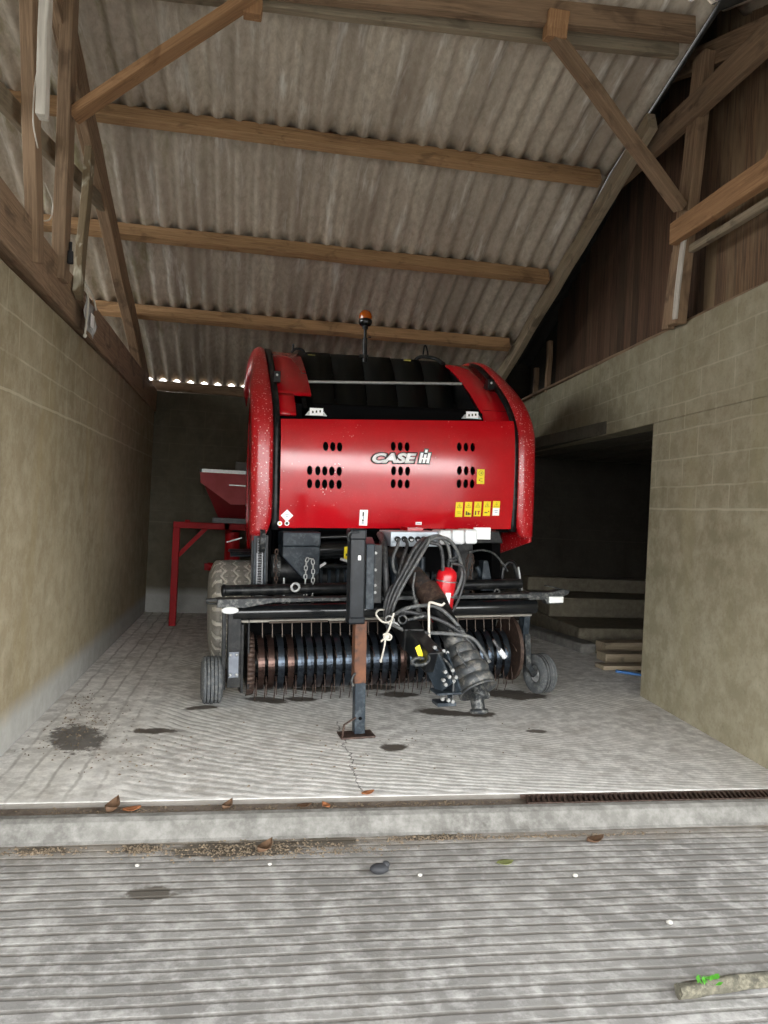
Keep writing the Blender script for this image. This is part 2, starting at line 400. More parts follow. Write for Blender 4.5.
BLK = plain('black paint', '#0b0d0f', .38, 0, .3, 10, .1, dust='#5b5a55', dustamt=.25)
BLK2 = plain('black gloss', '#0f1113', .22, 0, .2, 8, coat=.4, dust='#3a3a38', dustamt=.2)
DUSTY = plain('dusty dark metal', '#1d2124', .5, .1, .3, 18, .2, dust='#85847e', dustamt=.6)
BLUEG = plain('blue grey steel', '#222a31', .42, .1, .25, 10, .1, dust='#6c7276', dustamt=.35)
STEEL = plain('bare steel', '#a7a8a8', .35, .8, .2, 20)
GALV = plain('galvanised metal', '#b9bbba', .45, .5, .15, 20, dust='#8a867c', dustamt=.4)
RUST = plain('rusty steel', '#3d2e27', .6, .3, .35, 16, .3, dust='#6b584b', dustamt=.6)
RUSTO = plain('orange rust', '#5f3b26', .7, .1, .4, 9, .3, dust='#231f1d', dustamt=.9)
def mat_band():
    m = Mat('polished dark band'); oi = m.n('ShaderNodeObjectInfo').outputs['Random']
    n1 = m.noise(5, 5, .65); z = m.xyz()[2]
    a = m.mix(m.ramp(n1, [(.35, 0), (.7, 1)]), C('#30363e'), C('#5a6570'))
    r = m.mix(m.ramp(n1, [(.3, 0), (.7, 1)]), C('#3d2c25'), C('#6a5145'))
    isr = m.ma('GREATER_THAN', oi, .80)
    fz = m.ma('MULTIPLY', m.ramp(m.ma('ADD', z, m.ma('MULTIPLY', n1, .2)), [(.16, .75), (.30, 0)]), m.ma('GREATER_THAN', oi, .35))
    c = m.mix(m.ma('MAXIMUM', m.ma('MULTIPLY', isr, .85), fz), a, r)
    return m.out(c, m.ma('ADD', .2, m.ma('MULTIPLY', n1, .2)), .9)
BAND = mat_band()
RUB = plain('hose rubber', '#2f3032', .5, 0, .25, 20, dust='#6d6b66', dustamt=.5)
BLKB = plain('blue black paint', '#0b1015', .32, 0, .25, 10, .1, dust='#2a3036', dustamt=.3)
BOLT = plain('worn bolt', '#8d8e8c', .4, .5, .2, 20, dust='#5a5752', dustamt=.5)
TINE = plain('tine steel', '#4a4038', .5, .5, .3, 20)
RUBL = plain('grey dusty hose', '#4d4f50', .55, 0, .2, 20, dust='#85837c', dustamt=.6)
BELLOW = plain('bellows plastic', '#3b3e40', .5, 0, .25, 12, .2, dust='#8a857b', dustamt=.7)
PTOM = plain('dusty shaft guard', '#2b2726', .6, 0, .3, 10, .2, dust='#6a5446', dustamt=.6)
TYRE = plain('dusty tyre', '#8d8981', .9, 0, .2, 14, .4, dust='#a7a399', dustamt=.7)
TYREG = plain('tyre groove', '#c8c3b8', .95, 0, .2, 20, .3)
TYRES = plain('small tyre', '#4b4e50', .85, 0, .2, 18, .3, dust='#7d7c77', dustamt=.6)
WHITE = plain('white plastic', '#d9dbdc', .4, 0, .06, 6)
WGREY = plain('white grey metal', '#aab2ba', .4, .2, .1, 8)
YEL = plain('yellow label', '#f0d81a', .45, 0, .06, 20)
WLAB = plain('white label', '#fbfbfb', .4, 0, .02, 20)
INK = plain('label ink', '#3c3a20', .5, 0, .05, 20)
INKR = plain('red ink', '#b8322a', .5, 0, .05, 20)
for mm in (RED_D, RED_S):
    mm.node_tree.nodes['Principled BSDF'].inputs['Specular IOR Level'].default_value = .2; mm.node_tree.nodes['Principled BSDF'].inputs['Coat Weight'].default_value = 0
HOLE = plain('dark interior', '#050506', .9, 0, .2, 8); HOLE.node_tree.nodes['Principled BSDF'].inputs['Specular IOR Level'].default_value = .1
BELT = plain('baler belt rubber', '#080b0a', .45, 0, .3, 6, 0, dust='#171a16', dustamt=.4); BELT.node_tree.nodes['Principled BSDF'].inputs['Specular IOR Level'].default_value = .3
TWINE = plain('pale twine', '#c9c4b8', .9, 0, .1, 30)
WIREW = plain('pale wire', '#cfc8bc', .5, 0, .1, 20)
FIRE = mat_red('extinguisher red', 0, '#d21422', '#c0101c', .3)
BLUEP = plain('blue plastic', '#3c6ea8', .5, 0, .1, 10)
LEAFB = plain('dead leaf', '#543d29', .8, 0, .3, 20)
LEAFO = plain('orange leaf', '#8f5a36', .8, 0, .25, 20)
BARK = plain('mossy bark', '#4f4c40', .95, 0, .4, 26, .8, dust='#7d7766', dustamt=.7)
GREEN = plain('green leaf', '#4f9a2c', .6, 0, .25, 20)
SOIL = plain('dry soil', '#6a5d4c', .95, 0, .4, 30, .5)
BLACKST = plain('dark lump', '#26272a', .7, 0, .3, 20, .3)
for mm in (BLK, BLKB, BLUEG, BLK2): mm.node_tree.nodes['Principled BSDF'].inputs['Specular IOR Level'].default_value = .28
PEB = plain('pebble stone', '#a9a69e', .8, 0, .2, 30)
LAMPW = plain('reflector white', '#e9ebe8', .3, 0, .05, 20)
am = Mat('amber lens'); am.b.inputs['Transmission Weight'].default_value = .25; AMBER = am.out(C('#b8560c'), .12, 0, coat=.5)
cp = Mat('clear plastic'); cp.b.inputs['Alpha'].default_value = .75; CLEAR = cp.out(C('#c9cac8'), .25)

# ------------------------------------------------------------------ the setting
def struct(o): o['kind'] = 'structure'; return o
m = MB(); m.box(-6.2, 3.9, 3.83, 10.4, -.3, 0); struct(m.build('floor', FLOOR, bevel=.012))
m = MB(); m.box(-14, 14, -22, 3.62, -.3, -.1); struct(m.build('floor_apron', APRON))
m = MB(); m.grid(lambda u, v: (-7+15*u, 3.60+.0*v, 0), 2, 2)
m = MB(); m.prism([(3.58, -.105), (3.60, -.09), (3.625, -.05), (3.645, -.022), (3.67, -.008), (3.71, -.004), (3.71, -.3), (3.58, -.3)], 0, -6.2, 7.5); struct(m.build('trim_kerb', KERB, bevel=.01))
m = MB(); m.box(-6.2, 7.5, 3.71, 3.83, -.3, -.025); struct(m.build('trim_drain_channel', DRAIN))
# drain grate: slanted rusty bars at the right of the channel
g = thing('drain_grate', 'rusty slotted drain grate lying in the channel at the right wall', 'drain', (1.5, 3.77, -.025))
m = MB(); m.box(0, 1.75, -.058, -.05, 0, .022); m.box(0, 1.75, .05, .058, 0, .022); m.build('grate_frame', RUST, g)
m = MB()
for k in range(58): m.beam((.005+k*.03, -.05, .012), (.035+k*.03, .05, .012), .012, .018)
m.build('grate_bars', RUST, g)

m = MB(); m.box(-1.60, -1.335, 3.3, 10.25, -.1, 2.70); struct(m.build('wall_left', WALL_L, bevel=.01))
def xr(y): return 3.23+.078*(y-4.08)
def rwall(m, y0, y1, z0, z1, t=.22):
    vs = [(xr(y)+dx, y, z) for y in (y0, y1) for dx in (0, t) for z in (z0, z1)]
    m.add(vs, [(0,1,3,2),(4,6,7,5),(0,4,5,1),(2,3,7,6),(0,2,6,4),(1,5,7,3)])
m = MB(); rwall(m, 3.3, 5.95, -.1, 2.36); rwall(m, 3.3, 10.25, 2.36, 3.12)
struct(m.build('wall_right', WALL_R, bevel=.008))
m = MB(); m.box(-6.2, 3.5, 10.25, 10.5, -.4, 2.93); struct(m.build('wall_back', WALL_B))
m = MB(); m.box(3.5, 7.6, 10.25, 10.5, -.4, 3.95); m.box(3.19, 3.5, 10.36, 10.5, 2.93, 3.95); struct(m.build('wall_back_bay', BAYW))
m = MB(); m.box(-6.4, -6.2, 1.0, 10.5, -.3, 3.4); struct(m.build('wall_added_left', WALL_B))  # unseen wall, added to hold daylight back from the left bay
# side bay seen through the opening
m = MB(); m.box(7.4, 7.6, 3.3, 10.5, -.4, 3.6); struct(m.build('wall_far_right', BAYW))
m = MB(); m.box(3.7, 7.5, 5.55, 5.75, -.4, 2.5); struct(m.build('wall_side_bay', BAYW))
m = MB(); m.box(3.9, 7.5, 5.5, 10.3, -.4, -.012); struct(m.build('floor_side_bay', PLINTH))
m = MB()
for k in range(20):
    x0 = 3.45+k*.2; m.box(x0+.006, x0+.194, 5.3, 10.26, 2.37-.012*(k % 2), 2.5)
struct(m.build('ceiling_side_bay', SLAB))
m = MB(); m.box(3.86, 7.4, 8.25, 10.25, -.2, .22); m.box(3.86, 7.4, 9.15, 10.25, .22, .47); m.box(3.86, 7.4, 9.95, 10.25, .47, .66)
struct(m.build('trim_plinth', PLINTH, bevel=.02))
m = MB(); m.prism([(3.46, 9.35), (3.66, 9.35), (3.94, 8.0), (3.90, 7.86), (3.72, 7.86)], 2, -.05, .10); struct(m.build('trim_side_kerb', KERB, bevel=.025))

# roof: nodes are the tops of the purlins (y, z)
NODES = [(4.98, 5.24), (6.53, 4.75), (7.66, 4.17), (8.81, 3.68), (10.30, 3.035)]
PITCH = .178
def tilt(x, k): return (-.04*(3.0-x) if x > -2 else -.2) if k == 0 else 0
def roof_rows(m, rows, x0, x1, amp=.030, lap=.12, dz=0):
    nx = int((x1-x0)/PITCH*8)+1
    for r, ((ya, za, ka), (yb, zb, kb)) in enumerate(rows):
        L = math.hypot(yb-ya, zb-za); ey = (yb-ya)/L; ez = (zb-za)/L
        ra = random.uniform(-.01, .01)
        def fn(u, v):
            x = x0+(x1-x0)*u; s = -0.03+v*(L+lap+.03)
            t = max(0, min(1, s/L))
            z = za+ez*s+amp+.012+tilt(x, ka)*(1-t)+tilt(x, kb)*t+.016*(v-.5)*-1
            w = math.cos(2*PI*(x/PITCH)); w = w*abs(w)**-.15 if abs(w) > .01 else w
            return (x, ya+ey*s, z+dz+amp*w+.004*math.sin(x*3+r*2))
        m.grid(fn, nx, 7)
rows = [((NODES[i][0], NODES[i][1], i), (NODES[i+1][0], NODES[i+1][1], i+1)) for i in range(4)]
m = MB(); roof_rows(m, rows[:3], -6.2, 3.16); roof_rows(m, rows[3:], -6.2, 3.16, lap=-.02)
struct(m.build('ceiling', ROOF, solid=.007))
frows = [((5.06, 5.30, 9), (3.9, 4.84, 9)), ((3.9, 4.84, 9), (2.75, 4.32, 9)), ((2.75, 4.32, 9), (1.6, 3.80, 9)), ((1.6, 3.80, 9), (.4, 3.26, 9)), ((.4, 3.26, 9), (-.8, 2.72, 9))]
m = MB(); roof_rows(m, frows, -6.2, 6.5, dz=.02); struct(m.build('ceiling_front', ROOF, solid=.007))  # front slope; its unseen eave is lengthened to shade the apron
m = MB(); roof_rows(m, [((4.2, 4.30, 9), (4.98, 5.24, 9))]+rows, 3.12, 7.6, dz=.60); struct(m.build('side_sky_blocker', plain('shade dark sheet', '#2c2a26', .9, 0, .3, 6), solid=.007))  # added raised strip that blocks sky light; its dark colour stands in for shade

m = MB(); fz = [(y, z) for y, z in [(3.3, 4.55)]+NODES]
for (ya, za), (yb, zb) in zip(fz, fz[1:]):
    m.add([(x, y, z) for x in (3.17, 3.19) for y, z in ((ya, za+.02), (yb, zb+.02), (yb, zb+.75), (ya, za+.75))], [(0, 1, 2, 3), (7, 6, 5, 4), (0, 4, 5, 1), (2, 6, 7, 3), (0, 3, 7, 4), (1, 5, 6, 2)])
struct(m.build('roof_step_light_blocker', plain('dark blocker board', '#2a2722', .9, 0, .3, 6)))  # unseen closing strip, added to keep sky light off the gable
# gable boarding over the right wall
m = MB(); y = 3.0; random.seed(3)
while y < 10.2:
    w = random.uniform(.11, .19)
    ztop = (5.95-.44*(y-5.0)) if y > 5 else 5.4-.40*(5.0-y)
    j = random.uniform(-.006, .006)
    x0 = xr(y)+.17+j
    if not (9.1 < y < 9.95):
        m.box(x0, x0+.022, y, y+w-.004, 3.06, ztop)
    y += w
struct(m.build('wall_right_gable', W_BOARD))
m = MB(); m.box(3.85, 3.9, 2.8, 10.4, 3.0, 5.9); struct(m.build('gable_light_blocker', BAYW))  # panel added behind the boards to stop light leaking through

def timber(name, p0, p1, w, h, mat, label, cat='beam', up=(0, 0, 1), group=None, rough=.004):
    """one length of timber, its own grain running along local X"""
    p0, p1 = Vector(p0), Vector(p1); d = p1-p0; L = d.length; d.normalize()
    u = Vector(up); a = u.cross(d).normalized(); b = d.cross(a)
    n = max(3, int(L/.35)); m = MB(); vs = []; fs = []
    for i in range(n+1):
        jx, jz = random.uniform(-rough, rough), random.uniform(-rough, rough)
        for sy, sz in ((-1, -1), (1, -1), (1, 1), (-1, 1)):
            vs.append((L*i/n, sy*w/2+jx+random.uniform(-1, 1)*rough*.4, sz*h/2+jz+random.uniform(-1, 1)*rough*.4))
    for i in range(n):
        fs += [(i*4+k, i*4+(k+1) % 4, i*4+4+(k+1) % 4, i*4+4+k) for k in range(4)]
    fs += [(3, 2, 1, 0), tuple(n*4+k for k in range(4))]
    m.add(vs, fs); o = m.build(name, mat, bevel=.006)
    o.matrix_world = Matrix(((d.x, a.x, b.x, p0.x), (d.y, a.y, b.y, p0.y), (d.z, a.z, b.z, p0.z), (0, 0, 0, 1)))
    return tag(o, label, cat, group)

up_r = (0, .41, .91)
timber('purlin', (3.04, 6.53, 4.685), (-6.2, 6.53, 4.685), .09, .145, W_TAN, 'tan purlin next below the ridge beam, crossing the roof behind the orange brace', 'purlin', up_r, 'purlins carrying the roof sheets')
timber('purlin', (3.03, 7.66, 4.105), (-6.2, 7.66, 4.105), .09, .145, W_TAN, 'tan purlin crossing the middle of the roof, next above the one at the beacon', 'purlin', up_r, 'purlins carrying the roof sheets')
timber('purlin', (3.02, 8.81, 3.61), (-6.2, 8.81, 3.61), .09, .145, W_TAN, 'tan purlin passing right behind the amber beacon', 'purlin', up_r, 'purlins carrying the roof sheets')
timber('eave_purlin', (3.4, 10.28, 3.002), (-6.2, 10.28, 3.002), .12, .125, W_BROWN, 'brown eave beam on the back wall with daylight gaps above it', 'purlin')
timber('ridge_beam', (3.02, 5.03, 5.13), (-2.2, 5.03, 4.815), .075, .165, W_BROWN, 'big brown ridge beam at the top of the roof', 'beam')
timber('ridge_purlin', (3.0, 5.21, 5.075), (-2.2, 5.21, 4.84), .07, .10, W_GREY, 'greyish thinner purlin just below the ridge beam', 'purlin')
# left truss
timber('tie_beam', (-1.36, 3.3, 2.93), (-1.36, 10.22, 2.80), .10, .30, W_BROWN, 'long brown tie beam lying along the top of the left wall', 'beam')
timber('wall_plate', (-1.52, 3.3, 2.735), (-1.52, 10.2, 2.725), .16, .06, W_BROWN, 'dark weathered wall plate under the left tie beam', 'beam')
timber('rafter', (-1.43, 5.15, 4.87), (-1.43, 10.2, 2.84), .10, .25, W_BROWN, 'brown rafter of the left truss sloping down to the back corner', 'rafter', (0, .4, .9))
timber('rafter', (-1.42, 5.12, 4.90), (-1.42, 1.6, 3.35), .07, .20, W_BROWN, 'brown rafter of the left truss sloping down toward the front', 'rafter', (0, -.4, .9))
timber('truss_post', (-1.31, 4.64, 2.84), (-1.31, 4.20, 4.55), .07, .13, W_BROWN, 'broad upright of the left truss behind the whitewashed stick', 'post', (0, 1, 0))
timber('truss_post', (-1.31, 5.20, 2.90), (-1.31, 5.12, 4.75), .08, .15, W_BROWN, 'brown king post of the left truss where the orange brace ends', 'post', (0, 1, 0))
timber('truss_strut', (-1.28, 5.55, 2.9), (-1.31, 5.87, 4.06), .05, .13, W_MOSS, 'short leaning strut of the left truss with pale mould spots', 'post', (0, 1, 0))
timber('truss_web', (-1.43, 3.7, 3.50), (-1.43, 7.2, 4.12), .05, .12, W_GREY, 'grey brown web timber crossing behind the left truss posts', 'beam')
timber('truss_web', (-1.36, 4.85, 4.64), (-1.36, 6.5, 4.10), .06, .16, W_BROWN, 'short brown web timber beside the left rafter near the ridge', 'beam')
timber('white_stick', (-1.17, 4.14, 3.45), (-1.17, 4.10, 4.75), .05, .085, W_PALE, 'whitewashed batten hanging upright at the upper left', 'batten', (0, 1, 0))
timber('ridge_brace', (-1.28, 5.2, 3.98), (-.12, 5.0, 4.86), .055, .15, W_ORANGE, 'orange brown diagonal brace from the left truss up to the ridge', 'brace', (0, 1, 0))
timber('ridge_brace', (3.20, 5.38, 3.98), (1.94, 5.03, 4.92), .07, .11, W_BROWN, 'brown diagonal brace from the right gable post up to the ridge', 'brace', (0, 1, 0))
timber('brace_block', (1.95, 5.00, 5.06), (1.95, 5.02, 4.88), .15, .10, W_ORANGE, 'small orange wood block holding the right brace under the ridge', 'block', (0, 1, 0))
timber('brace_block', (-.15, 5.08, 4.90), (-.15, 5.08, 4.74), .12, .09, W_ORANGE, 'small wood block holding the orange left brace under the ridge', 'block', (0, 1, 0))
# right gable frame
timber('rafter', (3.12, 5.75, 4.84), (3.12, 10.27, 2.93), .08, .17, W_GREY, 'grey brown rafter under the purlin ends along the right gable', 'rafter', (0, .4, .9))
timber('rafter', (3.37, 6.15, 5.47), (3.35, 3.3, 4.46), .07, .19, W_BROWN, 'brown rafter of the right gable close below the front roof', 'rafter')
timber('gable_post', (3.27, 5.50, 3.10), (3.29, 5.30, 5.15), .09, .17, W_BROWN, 'brown upright post of the right gable behind the diagonal brace', 'post', (0, 1, 0))
timber('gable_post', (3.30, 5.66, 3.10), (3.31, 5.58, 3.72), .06, .10, W_BROWN, 'short stud leaning against the foot of the gable post', 'post', (0, 1, 0))
timber('batten', (3.22, 5.43, 3.12), (3.23, 5.37, 3.74), .02, .06, W_PALE, 'pale batten nailed to the foot of the right gable post', 'batten', (0, 1, 0))
timber('collar_beam', (3.26, 6.75, 4.74), (3.22, 3.3, 4.77), .07, .21, W_BROWN, 'thick brown collar beam crossing the gable post high on the right', 'beam')
timber('tie_rail', (3.20, 5.47, 3.80), (3.13, 3.3, 3.80), .07, .17, W_ORANGE, 'orange brown rail running forward from the gable post over the right wall', 'beam')
timber('under_rail', (3.30, 5.40, 3.66), (3.22, 3.3, 3.64), .05, .06, W_GREY, 'thin grey rail just under the orange brown rail', 'beam')
timber('short_brace', (3.28, 4.55, 3.84), (3.25, 3.9, 4.5), .05, .09, W_TAN, 'light brown brace rising from the rail at the right picture edge', 'brace', (0, 1, 0))
timber('stud', (3.63, 9.0, 3.1), (3.63, 9.0, 3.75), .06, .07, W_BROWN, 'nearer thin stud in the dark gap of the gable', 'post', (0, 1, 0))
timber('stud', (3.66, 9.5, 3.1), (3.66, 9.5, 3.5), .06, .06, W_BROWN, 'farther thin stud in the dark gap of the gable', 'post', (0, 1, 0))
timber('sole_plate', (3.33, 3.3, 3.135), (3.75, 10.2, 3.135), .20, .03, W_BROWN, 'flat brown sole plate along the top of the right wall', 'beam')

# ------------------------------------------------------------------ the baler
BALER = thing('round_baler', 'red and black round baler with dark pickup reel standing in the bay', 'baler', (1.1258, 5.8032, .0408), (0, -.03, math.radians(5.2)))
B = BALER
def part(m, name, mats, parent=None, **k): return m.build(name, mats, parent or B, **k)

def Pf(z):                                   # front panel: y at height z
    t = (z-1.3)/.92
    return .225+.042*((t-.60)/.5)**2+.03*max(0, t-.85)**2/.0225*.6
def Pn(z):
    d = (Pf(z+.004)-Pf(z-.004))/.008
    return Vector((0, -1, d)).normalized()
X0, X1 = -.852, 1.157
def ztop(x): return 2.205+.034*(x-.15)
m = MB()
m.grid(lambda u, v: (X0+(X1-X0)*u, Pf(1.31+(.90)*v), 1.31+.008*(u-.5)+(ztop(X0+(X1-X0)*u)-1.31)*v), 3, 24)
panel = m.build('front_panel', RED_P, B, solid=.02)
holes = []
def row(z, xs): holes.extend((x, z) for x in xs)
row(1.963, (-.494, -.436, -.379)); row(1.766, (-.62, -.555, -.498, -.441, -.380)); row(1.660, (-.618, -.553, -.496, -.439, -.378))
row(1.985, (.070, .129, .189)); row(1.784, (.076, .136, .196)); row(1.678, (.076, .136, .196))
row(2.003, (.648, .709, .769)); row(1.803, (.652, .713, .772)); row(1.693, (.652, .713, .772))
mc = MB()
for x, z in holes:
    n = 16; mc.prism([(x+.0225*math.cos(2*PI*k/n), z+.038*math.sin(2*PI*k/n)) for k in range(n)], 1, 0, .6)
cut = mc.build('cut', HOLE)
md = panel.modifiers.new('holes', 'BOOLEAN'); md.object = cut; md.operation = 'DIFFERENCE'; md.solver = 'EXACT'
dg = bpy.context.evaluated_depsgraph_get()
# evaluate both in baler-local space
cut.parent = B; bpy.context.view_layer.update(); dg = bpy.context.evaluated_depsgraph_get()
me = bpy.data.meshes.new_from_object(panel.evaluated_get(dg)); panel.modifiers.clear(); panel.data = me
bpy.data.objects.remove(cut)
nl = [None]*len(me.loops)
for p in me.polygons:
    p.use_smooth = True
    for li in p.loop_indices:
        z = me.vertices[me.loops[li].vertex_index].co.z
        nl[li] = Pn(z) if p.normal.y < -.8 else (-Pn(z) if p.normal.y > .8 else p.normal.copy())
me.normals_split_custom_set(nl)

def slope_at(z): return (Pf(z+.01)-Pf(z-.01))/.02
def decal(name, x, z, polys, mats, lift=.013, parent=None, label=None):
    """flat sticker on the panel: polys = [(pts, material index, lift)] in metres about (x, z)"""
    m = MB()
    for pts, mi, l in polys:
        q = [(x+a, Pf(z+b)-lift-l, z+b) for a, b in pts]; n = len(q)
        q2 = [(p[0], p[1]+.002, p[2]) for p in q]
        m.add(q+q2, [tuple(range(n)), tuple(range(n, 2*n))[::-1]]+[(i, n+i, n+(i+1) % n, (i+1) % n) for i in range(n)], mi)
    return part(m, name, mats, parent or panel, label=label)
def rect(w, h, cx=0, cy=0): return [(cx-w/2, cy-h/2), (cx+w/2, cy-h/2), (cx+w/2, cy+h/2), (cx-w/2, cy+h/2)]
def tri(w, cx, cy): return [(cx-w/2, cy-w*.42), (cx+w/2, cy-w*.42), (cx, cy+w*.45)]
def circ(r, cx=0, cy=0, n=14): return [(cx+r*math.cos(2*PI*k/n), cy+r*math.sin(2*PI*k/n)) for k in range(n)]
YD = plain('yellow sign triangle', '#c8b410', .45, 0, .06, 20)
for k, x in enumerate((.665, .748, .833, .918, 1.003)):
    z = 1.474+.004*k; pl = [(rect(.064, .125), 0, 0), (tri(.05, 0, .033), 1, .001), (tri(.028, 0, .032), 0, .002), (rect(.004, .012, 0, .031), 2, .003)]
    if k == 0: pl += [(rect(.034, .008, -.002, -.02), 1, .001), (rect(.03, .006, .004, -.034), 1, .001)]
    if k == 1: pl += [(rect(.012, .034, -.014, -.034), 2, .001), (rect(.014, .024, .003, -.038), 2, .001), (rect(.012, .014, .018, -.04), 2, .001)]
    if k == 2: pl += [(rect(.011, .036, -.016, -.034), 2, .001), (rect(.01, .03, .011, -.034), 3, .001), (rect(.022, .008, .011, -.02), 3, .001)]
    if k == 3: pl += [(rect(.026, .008, -.006, -.034), 2, .001), (rect(.01, .012, .018, -.024), 3, .001)]
    if k == 4: pl += [(rect(.062, .066, 0, -.029), 4, .0015), (rect(.03, .006, 0, -.02), 5, .0025), (rect(.024, .006, .002, -.036), 5, .0025)]
    decal('warning_label', x, z, pl, [YEL, YD, INK, INKR, WLAB, WGREY], label='yellow safety label' if k < 4 else 'half yellow half white safety label')
decal('warning_label', .845, 1.757, [(rect(.068, .125), 0, 0), (circ(.024, 0, .03), 1, .001), (circ(.014, 0, .03), 0, .002), (rect(.012, .01, .002, .03), 2, .003), (rect(.024, .01, .004, -.016), 1, .001), (rect(.012, .012, -.01, -.03), 3, .001), (rect(.022, .012, .008, -.042), 1, .001)], [YEL, YD, INK, INKR], label='yellow safety label beside the right holes')
decal('data_label', -.162, 1.393, [(rect(.068, .13), 0, 0), (rect(.012, .036, -.004, .03), 1, .001), (rect(.010, .02, .0, .0), 2, .001), (rect(.014, .016, -.004, -.022), 1, .001), (rect(.016, .012, -.004, -.042), 2, .001)], [WLAB, INK, WGREY], label='white upright label')
decal('diamond_label', -.79, 1.402, [([(0, -.052), (.05, 0), (0, .05), (-.05, 0)], 0, 0), (rect(.03, .006, 0, .006), 1, .001), (rect(.022, .006, 0, -.008), 1, .001)], [WLAB, WGREY], label='white diamond shaped label')
decal('round_label', -.845, 1.338, [(circ(.02), 0, 0), (circ(.009), 1, .001)], [WLAB, YEL])
decal('round_label', -.788, 1.340, [(circ(.02), 0, 0), (circ(.012), 1, .001)], [WLAB, INK])
decal('small_label', .315, 1.352, [(rect(.055, .024), 0, 0), (rect(.035, .007), 1, .001)], [WLAB, WGREY])
decal('specks_tape', .95, 2.19, [(rect(.02, .01), 0, 0)], [RED_P])

# lettering: CASE + the barred mark, white with a dark outline
def lettering(off, lift, mat, name):
    cu = bpy.data.curves.new('lettering', 'FONT'); cu.body = 'CASE'; cu.shear = .22; cu.offset = off; cu.space_character = 1.0
    cu.resolution_u = 4; cu.extrude = .0
    to = bpy.data.objects.new('lettering', cu); COL.objects.link(to); bpy.context.view_layer.update()
    me = bpy.data.meshes.new_from_object(to.evaluated_get(bpy.context.evaluated_depsgraph_get())); bpy.data.objects.remove(to)
    return me
base = lettering(.055, 0, None, '')
bx = [v.co.x for v in base.vertices]; bz = [v.co.y for v in base.vertices]
def fit(me, lift, mat, name, parent):
    TX0, TX1, TZ0, TZ1 = -.110, .268, 1.846, 1.930
    for v in me.vertices:
        x = TX0+(v.co.x-min(bx))/(max(bx)-min(bx))*(TX1-TX0); z = TZ0+(v.co.y-min(bz))/(max(bz)-min(bz))*(TZ1-TZ0)+.030*(x-.1)
        v.co = (x, Pf(z)-lift, z)
    me.materials.clear(); me.materials.append(mat)
    bm = bmesh.new(); bm.from_mesh(me); r = bmesh.ops.extrude_face_region(bm, geom=bm.faces[:])
    bmesh.ops.translate(bm, verts=[e for e in r['geom'] if isinstance(e, bmesh.types.BMVert)], vec=(0, -.002, 0))
    bmesh.ops.recalc_face_normals(bm, faces=bm.faces); bm.to_mesh(me); bm.free()
    o = bpy.data.objects.new(name, me); COL.objects.link(o); o.parent = parent; return o
OUTL = plain('letter outline', '#2a2426', .5, 0, .1, 20)
fit(lettering(.13, 0, None, ''), .0135, OUTL, 'brand_outline', panel)
logo = fit(lettering(.055, 0, None, ''), .017, WLAB, 'brand_lettering', panel); logo['label'] = 'white CASE IH lettering'
def bars(g, lift, mat, name):
    m = MB(); x0, z0, hgt = .286, 1.848+.006, .086
    def sh(u, w): return x0+u+w*.22
    def bar(u0, u1, w0, w1):
        q = [(sh(u0-g, w0-g), w0-g), (sh(u1+g, w0-g), w0-g), (sh(u1+g, w1+g), w1+g), (sh(u0-g, w1+g), w1+g)]
        pts = [(a, Pf(z0+b)-lift, z0+b) for a, b in q]; p2 = [(a, y+.002, b) for a, y, b in pts]
        m.add(pts+p2, [(0, 1, 2, 3), (7, 6, 5, 4), (0, 4, 5, 1), (1, 5, 6, 2), (2, 6, 7, 3), (3, 7, 4, 0)])
    bar(0, .024, 0, hgt); bar(.066, .090, 0, hgt); bar(.034, .056, 0, hgt*.86); bar(.034, .056, hgt*1.02, hgt*1.32)
    bar(.02, .07, hgt*.36, hgt*.52)
    return part(m, name, mat, panel)
bars(.010, .0135, OUTL, 'brand_outline'); bars(0, .017, WLAB, 'brand_emblem')

# hood profile (y, z) shared by the two fenders, side seals and top covers
PROF = [(.27, 1.24), (.25, 1.5), (.245, 1.8), (.25, 2.08), (.285, 2.2), (.35, 2.31), (.46, 2.43), (.60, 2.55), (.78, 2.68), (.95, 2.79), (1.12, 2.88), (1.35, 2.945), (1.7, 2.975), (2.2, 2.94), (2.6, 2.76)]
PP = crv([(0, a, b) for a, b in PROF], 4)
def prof_fr():
    out = []
    for i, p in enumerate(PP):
        d = (PP[min(i+1, len(PP)-1)]-PP[max(i-1, 0)]).normalized(); out.append((p, Vector((0, d.z, -d.y))))   # inward normal (towards +y / -z)
    return out
FR = prof_fr()
def sweep(m, cross, i0=0, i1=None, mi=0, xf=None):
    fr = FR[i0:i1]; n = len(cross); vs = []
    for k, (p, nn) in enumerate(fr):
        for (x, d) in cross:
            xx = xf(x, k/(len(fr)-1), p) if xf else x
            q = p+nn*d; vs.append((xx, q.y, q.z))
    fs = [(k*n+i, k*n+(i+1) % n, (k+1)*n+(i+1) % n, (k+1)*n+i) for k in range(len(fr)-1) for i in range(n)]
    m.add(vs, fs, mi, True)
    o = len(m.v)-len(vs)
    m.f += [[o+i for i in range(n)], [o+(len(fr)-1)*n+i for i in range(n)][::-1]]; m.mi += [mi]*2; m.sm += [False]*2
